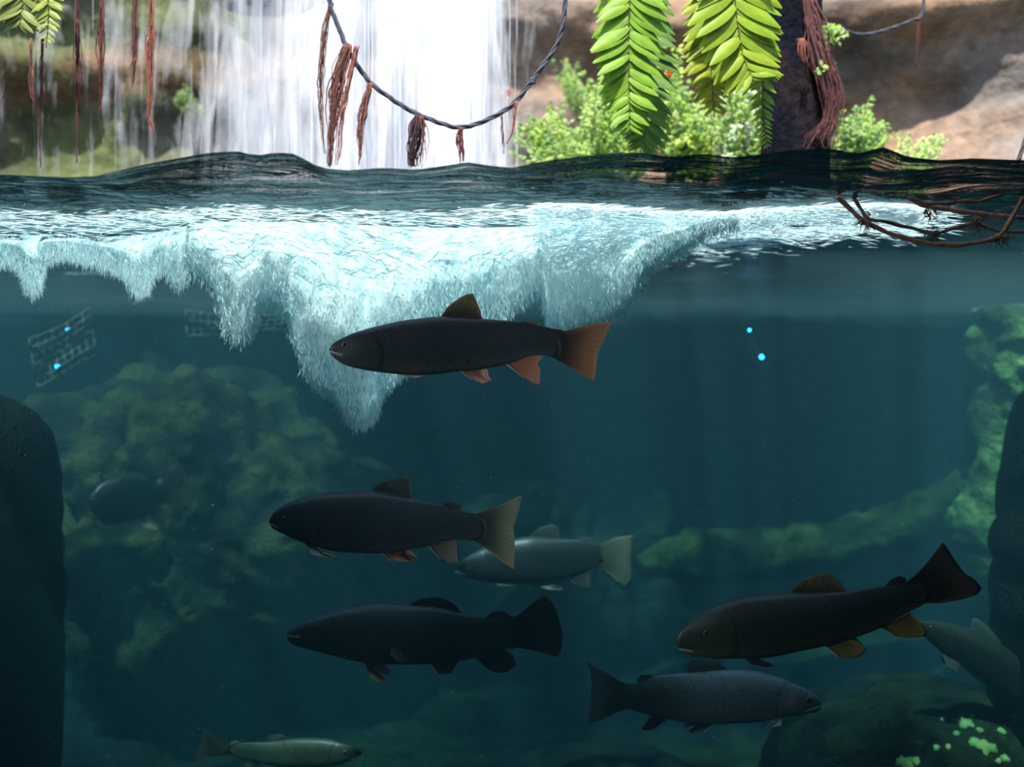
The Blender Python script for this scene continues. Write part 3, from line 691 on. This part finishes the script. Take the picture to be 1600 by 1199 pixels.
vine('second mossy vine joined to the middle of the hoop with a hairy knot', [(1333, 308), (1345, 326), (1358, 342), (1390, 348), (1430, 358), (1460, 365), (1490, 357), (1525, 350), (1560, 361), (1610, 363)], 1.38, .0026, (.32, .20, .11), [(1460, 366, 34, .014), (1525, 348, 34, .02)], 2)
vine('upper orange vine just under the surface, running right', [(1415, 306), (1440, 320), (1480, 327), (1520, 333), (1560, 338), (1615, 341)], 1.37, .0033, VC, [(1453, 330, 16, .018), (1560, 334, 10, .012)], 3)
vine('thin arched vine above the upper one, ending at the water surface', [(1418, 309), (1450, 318), (1490, 316), (1530, 314), (1560, 306), (1576, 296)], 1.34, .0026, (.40, .15, .07), [(1492, 312, 12, .01)], 4)

# ------------------------------------------------------------------ netting on the left rocks
M_net = mat_plain('dark plastic netting', (.09, .10, .08), .8)
def net(label, corners, Y0, Y1, nu, nv, seed):
    b = MB(); (ax, ay), (bx, by), (cx, cy), (dx, dy) = corners
    def pt(u, v):
        x = lerp(lerp(ax, bx, u), lerp(dx, cx, u), v); y = lerp(lerp(ay, by, u), lerp(dy, cy, u), v)+6*math.sin(u*3+v*2)
        return P(x, y, lerp(Y0, Y1, u)+.03*fbm((u*3, v*3, seed), 1, 2))
    for i in range(nu+1): b.tube([pt(i/nu, k/12) for k in range(13)], .0022, 4)
    for j in range(nv+1): b.tube([pt(k/12, j/nv) for k in range(13)], .0022, 4)
    tag(b.build('net', M_net), label, 'net')
net('patch of square plastic netting draped on rocks below the foam at far left', [(45, 530), (140, 480), (150, 560), (60, 600)], 2.35, 2.5, 8, 6, 1)
net('faint strip of netting behind the foam fingers, left of the top fish', [(290, 485), (455, 490), (450, 522), (292, 520)], 2.6, 2.7, 14, 3, 2)

# ------------------------------------------------------------------ blue points taken for glass reflections, built as small glowing bulbs
n = NT('blue glowing point'); e = n.n('ShaderNodeEmission'); e.inputs[0].default_value = (.03, .42, 1, 1); e.inputs[1].default_value = 16; M_led = n.done(e.outputs[0])
def lamp(px, py, rp, watts, label):
    h, nm, _, _ = hit(px, py); Y = min(h.y-.03, 2.6) if h else 2.5
    p = P(px, py, Y); r = rp/F*Y; t_ = thing('blue_light_point', p, label, 'lamp', 'small blue points of light')
    b = MB(); g = []
    for i in range(9):
        a = math.pi*i/8; g.append([(p.x+r*math.sin(a)*math.cos(j*.628), p.y-r*math.cos(a)*.8, p.z+r*math.sin(a)*math.sin(j*.628)) for j in range(10)])
    b.grid(g, wrap=True); b.build('bulb', M_led, t_)
    b = MB(); b.tube([p+Vector((0, .3*r, 0)), p+Vector((0, 2.5*r, 0)), p+Vector((0, 3*r, 0))], r*1.15, 12, (.02, .02, .02)); b.build('housing', M_frame, t_)
    b = MB(); q = p+Vector((0, 3*r, 0)); b.tube(catmull([q, q+Vector((-.02, .05, .06)), q+Vector((-.10, .12, .22)), Vector((q.x-.2, q.y+.3, ZW-.02))], 8), .0008, 4); b.build('cable', M_frame, t_)
    L = bpy.data.lights.new('blue_point_light', 'POINT'); L.energy = watts; L.color = (.03, .35, 1); L.shadow_soft_size = .004
    lo = bpy.data.objects.new('blue_point_light', L); COL.objects.link(lo); lo.parent = t_; lo.location = (0, -.015-r, 0)
lamp(1190, 558, 3.6, .05, 'brightest blue point of light, lower of the pair right of the tail')
lamp(1171, 516, 2.4, .03, 'smaller blue point of light just above the brightest one at right')
lamp(90, 573, 3.6, .05, 'blue point of light below the netting at far left')
lamp(106, 515, 2.6, .008, 'dim blue point of light in front of the netting at far left')

# ------------------------------------------------------------------ fish
n = NT('trout skin')
a = n.attr(); vor = n.n('ShaderNodeTexVoronoi'); vor.inputs['Scale'].default_value = 130; n.l(n.coord(), vor.inputs['Vector'])
spot = n.ramp(vor.outputs['Distance'], [(.18, .35), (.34, 1.)])
spm = n.mix(n.ramp(n.noise(30), [(.4, 0.), (.6, 1.)]), (1, 1, 1), spot)
c = n.mix(1., a, spm, 'MULTIPLY'); c = n.mix(.4, c, n.mix(1., c, n.ramp(n.noise(220, (1, 1, 1)), [(.3, .6), (.7, 1.3)]), 'MULTIPLY'))
M_skin = n.done(n.principled(c, .42, n.bump(n.noise(500), .15, .001), .45))
n = NT('trout fin'); a = n.attr(); tl = n.n('ShaderNodeBsdfTranslucent'); n.l(a, tl.inputs[0])
M_fin = n.done(n.mixs(.45, n.principled(a, .5, None, .3), tl.outputs[0]))
M_eye = mat_tint('fish eye', .15, .6, 0, 10, 0)

def fish(name, spec, T, Y0, label, back, side, belly, fincol, yaw=0., curve=0., wf=.50, tilt=0., mouth=None, eye=None, gill=.19, eyer=4.):
    ox, oy, sc = T
    def px_(q): return (ox+q[0]*sc, oy+q[1]*sc)
    up = [px_(q) for q in spec['upper']]; lo = [px_(q) for q in spec['lower']]
    x0 = up[0][0]; x1 = up[-1][0]; sg = 1 if x1 > x0 else -1
    def yat(px):                                     # depth along the body
        s = (px-x0)/(x1-x0); return Y0+yaw*(s-.5)+curve*(s-.4)**2
    ux = [sg*q[0] for q in up]; lx = [sg*q[0] for q in lo]; uy = [q[1] for q in up]; ly = [q[1] for q in lo]
    N = 96; R = 56; sv = [(i/N)**1.35 for i in range(N+1)]
    U = np.array([np.interp(sg*lerp(x0, x1, s), ux, uy) for s in sv]); Lw = np.array([np.interp(sg*lerp(x0, x1, s), lx, ly) for s in sv])
    def smooth(a):
        b_ = a.copy()
        for _ in range(5): b_[2:-1] = (b_[1:-2]+2*b_[2:-1]+b_[3:])/4
        return b_
    U = smooth(U); Lw = smooth(Lw); H = max(Lw-U)
    def hw(s, h): return (wf*lerp(1., .16, sm(.42, 1., s)))*h*.5*lerp(.62, 1., sm(0, .16, s))*(1-.8*sm(.88, 1., s))
    g = []; cc = []; mp = [px_(q) for q in mouth] if mouth else None
    for i, s in enumerate(sv):
        px = lerp(x0, x1, s); mid = (U[i]+Lw[i])/2; hh = (Lw[i]-U[i])/2
        cap = 1.
        if s < .02: cap = math.sqrt(max(0, 1-(1-s/.02)**2))*.75+.25
        if i == 0: cap = .05
        if s > .95: cap = max(.1, math.sqrt(max(0, 1-((s-.95)/.05)**2)))
        row = []; cr = []; Yb = yat(px)
        w_ = hw(s, 2*hh)/F*Yb*cap if s < .98 else hw(s, 2*hh)/F*Yb*cap
        for j in range(R):
            a_ = 2*math.pi*j/R; ca = math.cos(a_); sa = math.sin(a_)
            ex = .86; yy = math.copysign(abs(ca)**ex, ca); zz = math.copysign(abs(sa)**ex, sa)
            py = mid-hh*cap*zz*(1 if s < .985 else lerp(1, cap, 0)); p = P(px, py, Yb); ww = w_*yy
            p.y -= ww
            col = mixc(side, back, sm(.15, .75, zz)); col = mixc(col, belly, sm(-.35, -.9, zz))
            # gill cover crease
            gs = gill+.035*(1-zz*zz)-.02*zz
            dg_ = (s-gs)/.006
            if abs(zz) < .93:
                k = math.exp(-dg_*dg_); p.y += math.copysign(.0009*k, ww) if abs(ww) > 1e-6 else 0; col = mixc(col, (0, 0, 0), .55*k)
            k = 1/(1+math.exp(-max(-30, min(30, (gs-s)/.004))))*sm(gs-.08, gs, s)
            p.y -= math.copysign(.0007*k*(abs(yy)), ww) if abs(ww) > 1e-6 else 0
            if mp:
                m0, m1 = mp; 
                tm = (px-m0[0])/(m1[0]-m0[0])
                if -.2 <= tm <= 1.12:
                    my = lerp(m0[1], m1[1], max(0, tm)); dd = py-my; k = math.exp(-(dd/1.0)**2)*sm(1.12, .9, tm)
                    p.y += math.copysign(.0022*k, ww) if abs(ww) > 1e-6 else 0
                    col = mixc(col, spec.get('lip', (.35, .38, .36)), .9*math.exp(-((dd-1.8)/1.3)**2)*sm(1.12, .9, tm)); col = mixc(col, (0, 0, 0), .8*k)
            if 'cheek' in spec:
                q_ = px_(spec['cheek'][:2]); col = mixc(col, (.40, .25, .23), .75*math.exp(-((px-q_[0])**2+(py-q_[1])**2)/spec['cheek'][2]**2))
            # lateral line
            col = mixc(col, mixc(side, back, .8), .35*math.exp(-((zz-.12)/.04)**2)*sm(gill, gill+.05, s))
            row.append(p); cr.append(col)
        g.append(row); cc.append(cr)
    mb = MB(); b0 = mb.grid(g, cc, wrap=True, flip=(sg < 0))
    mb.f.append(tuple(b0+k for k in range(R))); mb.f.append(tuple(b0+N*R+k for k in reversed(range(R))))
    cpx = lerp(x0, x1, .45); base = P(cpx, np.interp(sg*cpx, lx, ly), yat(cpx))
    t_ = thing(name, base, label, 'fish'); mb.build('body', M_skin, t_)
    def halfw(px, py):
        s = max(0, min(1, (px-x0)/(x1-x0))); u = np.interp(s, sv, U); l = np.interp(s, sv, Lw); hh = (l-u)/2; z = (py-(u+l)/2)/hh
        return hw(s, 2*hh)/F*yat(px)*math.sqrt(max(.02, 1-z*z))
    def resamp(pl, n_):
        L = [0]
        for i in range(1, len(pl)): L.append(L[-1]+math.hypot(pl[i][0]-pl[i-1][0], pl[i][1]-pl[i-1][1]))
        return [(np.interp(L[-1]*k/n_, L, [q[0] for q in pl]), np.interp(L[-1]*k/n_, L, [q[1] for q in pl])) for k in range(n_+1)]
    def mkfin(nm, bl, ol, c0, c1, edge, off=0., flare=0., rays=14, lab=None, cu=0., stripe=.25):
        bl = [px_(q) for q in bl]; ol = [px_(q) for q in ol]
        if nm == 'caudal_fin': bl = [(x-sg*13, lerp(np.mean([q[1] for q in bl]), y, .8)) for x, y in bl]
        nu = rays*3; nv = 9
        B = resamp(bl, nu); O = resamp(ol, nu); F1 = []; F2 = []; C = []
        for i in range(nu+1):
            r1 = []; r2 = []; c_ = []
            for j in range(nv+1):
                u = i/nu; v = j/nv; x = lerp(B[i][0], O[i][0], v); y = lerp(B[i][1], O[i][1], v); Yb = yat(x)
                ray = math.cos(2*math.pi*rays*u); th = (.0016*(1-v)+.0004)*(1+.25*ray); fr_ = .0006*math.sin(v*5+u*7)
                yy = Yb+off-flare*v+cu*v*v+fr_; p = P(x, y, Yb); r1.append((p.x, yy-th, p.z)); r2.append((p.x, yy+th, p.z))
                col = mixc(c0, c1, sm(.1, .95, v)); col = mixc(col, mixc(col, (0, 0, 0), .6), stripe*(.5+.5*ray)*sm(.0, .3, v))
                if stripe > .3: col = mixc(col, (.01, .01, .01), .7*sm(.25, .6, noise.noise(Vector((u*9, v*7, 1)))))
                if edge: col = mixc(col, (.03, .02, .02), .7*math.exp(-((u-.10)/.04)**2)); col = mixc(col, edge, sm(.075, .03, u))
                c_.append(col)
            F1.append(r1); F2.append(r2); C.append(c_)
        mb = MB(); a0 = mb.grid(F1, C); b0_ = mb.grid(F2, C, flip=True); m = nv+1
        for j in range(nv):
            for ii in (0, nu): mb.f.append((a0+ii*m+j, a0+ii*m+j+1, b0_+ii*m+j+1, b0_+ii*m+j))
        for i in range(nu):
            for jj in (0, nv): mb.f.append((a0+i*m+jj, a0+(i+1)*m+jj, b0_+(i+1)*m+jj, b0_+i*m+jj))
        o = mb.build(nm, M_fin, t_)
        if lab: o['label'] = lab
        return o
    for (nm, bl, ol, kw) in spec['fins']:
        kw = dict(kw); c0 = kw.pop('c0', fincol[0]); c1 = kw.pop('c1', fincol[1]); ed = kw.pop('edge', None); pair = kw.pop('pair', None)
        if pair is None: mkfin(nm, bl, ol, c0, c1, ed, **kw)
        else:
            q = px_(bl[0]); hwid = halfw(*q)*.75
            mkfin(nm, bl, ol, c0, c1, ed, off=-hwid, flare=pair, **kw)
            dx = 10*sg/sc*.3; mv = lambda L: [(x+dx, y-4/sc*.3) for x, y in L]
            mkfin(nm, mv(bl), mv(ol), c0, c1, ed, off=hwid, flare=-pair, **kw)
    if eye:
        ex_, ey_ = px_(eye); hwid = halfw(ex_, ey_); s = (ex_-x0)/(x1-x0)
        for sd_ in (-1, 1):
            ctr = P(ex_, ey_, yat(ex_)); ctr.y += sd_*(hwid*.93); r = eyer/F*Y0; mb = MB(); g = []; cc = []
            for i in range(11):
                th = math.pi*i/10; g.append([(ctr.x+r*math.sin(th)*math.cos(j*.3927), ctr.y+sd_*(r*.5*math.cos(th)), ctr.z+r*math.sin(th)*math.sin(j*.3927)) for j in range(16)])
                cc.append([(.004, .004, .006) if th < .75 else (.16, .14, .07)]*16)
            mb.grid(g, cc, wrap=True); mb.build('eye', M_eye, t_)
    return t_

DK = (.020, .022, .026); WHT = (.85, .82, .78)
fish('trout', dict(
    upper=[(80,345),(95,328),(120,310),(200,270),(300,240),(450,205),(600,185),(660,180),(870,193),(1000,203),(1100,208),(1180,228),(1230,245),(1290,252),(1350,258)],
    lower=[(80,368),(90,385),(110,402),(150,430),(200,448),(300,468),(420,482),(500,488),(620,487),(770,468),(900,455),(1000,435),(1100,400),(1150,384),(1230,385),(1290,408),(1350,430)],
    lip=(.55, .56, .52),
    fins=[('dorsal_fin', [(660,188),(770,192),(880,200)], [(700,130),(760,85),(800,66),(830,62),(850,108),(868,150),(878,192)], dict(c0=(.07, .05, .03), c1=(.36, .22, .11), stripe=.5)),
          ('adipose_fin', [(1075,212),(1130,225)], [(1110,206),(1165,212),(1182,222),(1178,232)], dict(c0=(.05, .04, .03), c1=(.45, .20, .10), rays=6)),
          ('caudal_fin', [(1280,254),(1310,300),(1320,350),(1300,405),(1270,395)], [(1370,246),(1440,222),(1552,212),(1515,300),(1480,372),(1472,440),(1462,522),(1400,490),(1340,450),(1290,420)], dict(c0=(.05, .03, .025), c1=(.58, .25, .13), rays=22)),
          ('anal_fin', [(1000,432),(1060,412),(1140,382)], [(1090,500),(1150,535),(1176,538),(1180,460),(1166,428),(1190,400),(1186,384)], dict(c0=(.55, .22, .13), c1=(.80, .34, .25), edge=WHT)),
          ('pelvic_fin', [(765,468),(810,465),(875,458)], [(820,508),(880,532),(917,520),(900,495),(895,465),(885,458)], dict(c0=(.45, .15, .10), c1=(.85, .45, .38), edge=WHT, pair=.012)),
          ('pectoral_fin', [(430,482),(450,484)], [(500,498),(540,503),(575,491),(500,488)], dict(c0=(.5, .3, .2), c1=(.8, .7, .62), edge=WHT, pair=.02, rays=8))]),
    (490, 440, .3), 1.335, 'dark trout with white-edged red fins and orange tail in front of the foam',
    (.022, .022, .024), (.024, .026, .032), (.05, .05, .05), ((.05, .03, .03), (.5, .3, .2)), yaw=.02, mouth=[(76,352),(146,378)], eye=(165,330), eyer=4)
fish('trout', dict(
    upper=[(52,238),(60,222),(75,205),(120,175),(200,145),(300,125),(400,120),(470,118),(620,150),(700,168),(760,180),(830,205),(880,212),(950,222)],
    lower=[(52,252),(60,268),(72,278),(100,290),(150,315),(220,340),(300,360),(400,372),(500,375),(550,368),(620,358),(700,345),(760,322),(830,318),(880,325),(950,318)],
    fins=[('dorsal_fin', [(460,122),(540,135),(630,156)], [(510,85),(580,65),(605,61),(620,75),(621,110),(628,150)], dict(c0=(.10, .09, .07), c1=(.22, .19, .15), stripe=.4)),
          ('adipose_fin', [(745,182),(800,200)], [(770,167),(800,166),(828,180),(826,195),(800,202)], dict(c0=(.05, .05, .05), c1=(.10, .10, .09), rays=6)),
          ('caudal_fin', [(900,212),(945,235),(955,270),(945,315),(900,325)], [(980,182),(1071,140),(1062,200),(1038,270),(1045,350),(1040,441),(1000,415),(930,358)], dict(c0=(.10, .07, .05), c1=(.52, .40, .28), rays=24, stripe=.3)),
          ('anal_fin', [(695,348),(740,335),(800,316)], [(740,397),(790,418),(812,410),(810,350),(804,318)], dict(c0=(.35, .22, .17), c1=(.50, .36, .28), edge=(.7, .75, .78))),
          ('pelvic_fin', [(510,372),(560,368),(600,362)], [(545,396),(600,402),(642,403),(612,372)], dict(c0=(.5, .18, .10), c1=(.7, .32, .22), edge=(.8, .7, .6), pair=.012)),
          ('pectoral_fin', [(200,330),(235,345)], [(235,365),(275,378),(350,386),(290,366)], dict(c0=(.05, .05, .05), c1=(.6, .5, .42), pair=.02, rays=8))]),
    (400, 720, .3875), 1.50, 'dark trout with pale fan tail and orange belly fins in the middle row, left',
    (.035, .035, .042), (.030, .028, .034), (.06, .05, .045), ((.1, .1, .08), (.3, .25, .2)), yaw=.02, mouth=[(52,246),(88,262)], eye=(118,232), eyer=4.2)
fish('trout', dict(
    upper=[(800,432),(812,415),(830,400),(880,370),(940,340),(1010,318),(1080,308),(1110,304),(1220,315),(1300,318),(1350,330),(1400,342),(1430,346)],
    lower=[(800,445),(812,456),(830,465),(860,475),(920,488),(1000,494),(1100,498),(1180,495),(1240,480),(1300,458),(1350,436),(1400,424),(1430,420)],
    fins=[('dorsal_fin', [(1095,310),(1225,325)], [(1140,272),(1200,258),(1219,270),(1226,316)], dict(c1=(.08, .09, .085))),
          ('adipose_fin', [(1300,322),(1345,336)], [(1320,310),(1348,312),(1352,330)], dict(rays=6)),
          ('caudal_fin', [(1395,344),(1425,370),(1428,400),(1395,424)], [(1450,310),(1521,302),(1518,370),(1513,400),(1518,480),(1500,513),(1460,490),(1415,445)], dict(c0=(.10, .10, .06), c1=(.22, .23, .17), rays=22)),
          ('anal_fin', [(1255,474),(1340,440)], [(1290,500),(1330,518),(1351,514),(1343,446)], dict(c0=(.07, .065, .06), c1=(.13, .12, .11), edge=(.3, .32, .32))),
          ('pelvic_fin', [(1110,496),(1180,494)], [(1180,515),(1236,517),(1241,507),(1190,500)], dict(c0=(.14, .12, .11), c1=(.3, .27, .26), pair=.01)),
          ('pectoral_fin', [(925,486),(945,488)], [(985,499),(1040,499),(1084,494),(1000,489)], dict(c0=(.16, .14, .1), c1=(.22, .19, .14), pair=.01, rays=8))]),
    (400, 720, .3875), 2.2, 'grey hazy trout partly hidden behind the fan tail of another',
    (.022, .028, .029), (.014, .018, .019), (.024, .025, .023), ((.05, .055, .055), (.09, .1, .1)), yaw=.03, mouth=[(800,440),(840,452)], eye=(862,434), eyer=3)
fish('trout', dict(
    upper=[(90,268),(105,255),(130,237),(200,200),(300,165),(400,135),(500,117),(600,110),(740,118),(880,128),(980,157),(1050,172),(1120,182),(1200,195),(1270,207),(1330,215)],
    lower=[(90,285),(96,300),(110,318),(150,335),(250,360),(350,385),(450,410),(560,425),(680,427),(800,427),(900,425),(1000,410),(1080,395),(1150,370),(1220,352),(1330,345)],
    fins=[('dorsal_fin', [(730,120),(870,130),(1000,165)], [(770,92),(830,77),(900,80),(945,100),(985,130),(1000,158)], dict(c1=(.13, .075, .05), stripe=.35)),
          ('adipose_fin', [(1125,186),(1260,206)], [(1165,152),(1215,150),(1250,168),(1290,188)], dict(c1=(.13, .07, .05), rays=6)),
          ('caudal_fin', [(1270,208),(1325,240),(1330,300),(1280,346)], [(1330,150),(1380,100),(1440,69),(1480,110),(1512,190),(1531,270),(1525,350),(1500,390),(1440,372),(1360,352)], dict(c0=(.04, .03, .03), c1=(.10, .075, .07), rays=24)),
          ('anal_fin', [(1075,396),(1130,380),(1215,352)], [(1120,440),(1180,473),(1240,468),(1292,430),(1275,385),(1235,352)], dict(c0=(.03, .03, .03), c1=(.16, .11, .07), edge=(.5, .5, .45))),
          ('pelvic_fin', [(850,424),(930,420)], [(890,468),(950,466),(975,430)], dict(c1=(.12, .07, .06), pair=.01)),
          ('pectoral_fin', [(500,420),(540,424)], [(540,482),(592,509),(622,490),(570,432)], dict(c0=(.22, .15, .07), c1=(.48, .38, .20), pair=.02, rays=8)),
          ('pectoral_fin', [(655,295),(690,300)], [(640,350),(690,395),(765,392),(735,350)], dict(c0=(.06, .045, .04), c1=(.15, .09, .07), pair=.012, rays=8))]),
    (420, 910, .3), 1.66, 'very dark thick-bodied trout low in the middle, its tail up',
    (.05, .055, .06), (.022, .025, .028), (.03, .035, .03), ((.05, .04, .035), (.12, .08, .06)), yaw=.02, mouth=[(88,272),(165,272)], eye=(265,228), eyer=3.6)
YEL = (.50, .30, .05)
fish('trout', dict(
    upper=[(78,515),(82,495),(95,475),(130,440),(190,395),(260,355),(350,320),(450,302),(560,294),(640,290),(870,285),(950,272),(1030,262),(1080,254),(1170,246),(1230,232),(1290,222)],
    lower=[(78,535),(84,553),(98,572),(150,590),(250,602),(330,600),(390,600),(480,600),(560,588),(660,565),(780,543),(860,520),(950,495),(1040,460),(1080,440),(1150,395),(1230,355),(1290,338)],
    fins=[('dorsal_fin', [(620,294),(750,298),(885,288)], [(655,240),(720,212),(790,198),(832,222),(862,252),(882,283)], dict(c0=(.10, .08, .03), c1=(.36, .27, .12), stripe=.4)),
          ('adipose_fin', [(1070,258),(1165,250)], [(1095,226),(1130,211),(1160,220),(1168,246)], dict(c0=(.04, .035, .03), c1=(.09, .07, .05), rays=6)),
          ('caudal_fin', [(1200,242),(1280,235),(1300,280),(1290,335),(1230,352)], [(1260,165),(1300,100),(1340,51),(1378,110),(1408,155),(1440,200),(1490,228),(1522,270),(1500,300),(1430,322),(1320,342)], dict(c0=(.035, .03, .025), c1=(.17, .12, .08), rays=24)),
          ('anal_fin', [(1040,458),(1110,425),(1180,385)], [(1100,492),(1180,504),(1258,499),(1266,480),(1242,440),(1200,405)], dict(c0=(.35, .20, .03), c1=(.62, .42, .08), edge=(.8, .75, .6))),
          ('pelvic_fin', [(780,543),(830,528),(890,510)], [(820,578),(870,590),(930,582),(962,545),(925,508)], dict(c0=(.25, .16, .03), c1=(.36, .27, .07), edge=(.8, .72, .55), pair=.012)),
          ('pectoral_fin', [(375,570),(410,575)], [(405,600),(480,614),(525,606),(470,594)], dict(c0=(.02, .02, .02), c1=(.05, .05, .05), pair=.02, rays=8))]),
    (1030, 830, .33125), 1.40, 'brown trout with glowing yellow belly fins at right, tail raised',
    (.045, .042, .038), (.032, .027, .018), (.085, .075, .03), ((.06, .05, .03), (.3, .2, .1)), yaw=-.02, mouth=[(82,548),(150,556)], eye=(212,470), eyer=4.4)
fish('trout', dict(
    upper=[(1498,330),(1492,312),(1470,290),(1420,262),(1350,230),(1250,187),(1150,157),(1050,143),(950,137),(850,145),(700,160),(600,168),(500,182),(400,212),(330,225),(260,232)],
    lower=[(1498,360),(1492,380),(1480,390),(1420,404),(1370,407),(1300,412),(1240,425),(1150,445),(1000,458),(850,463),(720,455),(600,440),(500,418),(430,400),(350,375),(260,365)],
    lip=(.5, .52, .5), cheek=(1300, 305, 12),
    fins=[('dorsal_fin', [(950,142),(820,152),(700,164)], [(880,96),(840,80),(750,73),(702,98),(695,160)], dict(c0=(.12, .12, .12), c1=(.20, .20, .20))),
          ('adipose_fin', [(510,184),(405,213)], [(470,168),(425,170),(400,200)], dict(rays=6, c0=(.1, .11, .11), c1=(.13, .14, .14))),
          ('caudal_fin', [(320,224),(268,240),(262,300),(268,360),(340,374)], [(240,182),(180,130),(104,91),(126,150),(131,230),(117,370),(108,462),(180,442),(250,400)], dict(c0=(.16, .17, .17), c1=(.42, .42, .42), rays=22)),
          ('anal_fin', [(580,436),(500,418)], [(510,490),(440,503),(428,488),(470,430)], dict(c0=(.07, .07, .07), c1=(.20, .20, .20), edge=(.7, .7, .68))),
          ('pelvic_fin', [(850,460),(760,457)], [(790,492),(712,506),(696,490),(735,460)], dict(c0=(.09, .09, .09), c1=(.26, .26, .25), edge=(.7, .7, .68), pair=.012)),
          ('pectoral_fin', [(1265,412),(1245,420)], [(1235,444),(1190,452),(1140,454),(1185,430)], dict(c0=(.5, .5, .48), c1=(.6, .6, .58), pair=.02, rays=8))]),
    (890, 1010, .2625), 1.72, 'silver-grey trout with pink cheek swimming right at the bottom',
    (.20, .21, .21), (.115, .115, .12), (.13, .135, .13), ((.12, .12, .12), (.3, .3, .3)), yaw=.02, mouth=[(1500,346),(1400,368)], eye=(1415,315), eyer=5.2)
fish('trout', dict(
    upper=[(1430,335),(1415,310),(1400,300),(1300,265),(1200,237),(1100,222),(950,222),(850,228),(700,250),(500,257),(400,268),(330,272)],
    lower=[(1430,348),(1415,362),(1350,392),(1250,425),(1100,452),(900,455),(700,430),(500,388),(400,352),(330,340)],
    lip=(.5, .55, .5),
    fins=[('dorsal_fin', [(870,232),(680,256)], [(820,200),(780,190),(700,203),(675,248)], dict(c0=(.08, .09, .08), c1=(.10, .11, .10))),
          ('adipose_fin', [(480,258),(400,268)], [(455,240),(415,242),(395,262)], dict(rays=6)),
          ('caudal_fin', [(350,271),(332,290),(332,325),(360,342)], [(280,232),(210,160),(175,145),(180,220),(165,260),(150,320),(120,385),(200,378),(300,350)], dict(c0=(.05, .05, .04), c1=(.08, .075, .06), rays=20)),
          ('anal_fin', [(640,420),(560,402)], [(570,470),(520,480),(520,405)], dict()),
          ('pelvic_fin', [(860,455),(800,452)], [(800,490),(760,490),(770,455)], dict(pair=.01)),
          ('pectoral_fin', [(1210,430),(1180,438)], [(1180,460),(1100,470),(1150,445)], dict(pair=.015, rays=8))]),
    (280, 1110, .2), 1.95, 'faint green-grey trout swimming right at the bottom edge, left of centre',
    (.07, .09, .055), (.035, .05, .032), (.03, .04, .03), ((.12, .13, .10), (.16, .17, .13)), yaw=.03, mouth=[(1432,342),(1350,372)], eye=(1300,322), eyer=3.4)
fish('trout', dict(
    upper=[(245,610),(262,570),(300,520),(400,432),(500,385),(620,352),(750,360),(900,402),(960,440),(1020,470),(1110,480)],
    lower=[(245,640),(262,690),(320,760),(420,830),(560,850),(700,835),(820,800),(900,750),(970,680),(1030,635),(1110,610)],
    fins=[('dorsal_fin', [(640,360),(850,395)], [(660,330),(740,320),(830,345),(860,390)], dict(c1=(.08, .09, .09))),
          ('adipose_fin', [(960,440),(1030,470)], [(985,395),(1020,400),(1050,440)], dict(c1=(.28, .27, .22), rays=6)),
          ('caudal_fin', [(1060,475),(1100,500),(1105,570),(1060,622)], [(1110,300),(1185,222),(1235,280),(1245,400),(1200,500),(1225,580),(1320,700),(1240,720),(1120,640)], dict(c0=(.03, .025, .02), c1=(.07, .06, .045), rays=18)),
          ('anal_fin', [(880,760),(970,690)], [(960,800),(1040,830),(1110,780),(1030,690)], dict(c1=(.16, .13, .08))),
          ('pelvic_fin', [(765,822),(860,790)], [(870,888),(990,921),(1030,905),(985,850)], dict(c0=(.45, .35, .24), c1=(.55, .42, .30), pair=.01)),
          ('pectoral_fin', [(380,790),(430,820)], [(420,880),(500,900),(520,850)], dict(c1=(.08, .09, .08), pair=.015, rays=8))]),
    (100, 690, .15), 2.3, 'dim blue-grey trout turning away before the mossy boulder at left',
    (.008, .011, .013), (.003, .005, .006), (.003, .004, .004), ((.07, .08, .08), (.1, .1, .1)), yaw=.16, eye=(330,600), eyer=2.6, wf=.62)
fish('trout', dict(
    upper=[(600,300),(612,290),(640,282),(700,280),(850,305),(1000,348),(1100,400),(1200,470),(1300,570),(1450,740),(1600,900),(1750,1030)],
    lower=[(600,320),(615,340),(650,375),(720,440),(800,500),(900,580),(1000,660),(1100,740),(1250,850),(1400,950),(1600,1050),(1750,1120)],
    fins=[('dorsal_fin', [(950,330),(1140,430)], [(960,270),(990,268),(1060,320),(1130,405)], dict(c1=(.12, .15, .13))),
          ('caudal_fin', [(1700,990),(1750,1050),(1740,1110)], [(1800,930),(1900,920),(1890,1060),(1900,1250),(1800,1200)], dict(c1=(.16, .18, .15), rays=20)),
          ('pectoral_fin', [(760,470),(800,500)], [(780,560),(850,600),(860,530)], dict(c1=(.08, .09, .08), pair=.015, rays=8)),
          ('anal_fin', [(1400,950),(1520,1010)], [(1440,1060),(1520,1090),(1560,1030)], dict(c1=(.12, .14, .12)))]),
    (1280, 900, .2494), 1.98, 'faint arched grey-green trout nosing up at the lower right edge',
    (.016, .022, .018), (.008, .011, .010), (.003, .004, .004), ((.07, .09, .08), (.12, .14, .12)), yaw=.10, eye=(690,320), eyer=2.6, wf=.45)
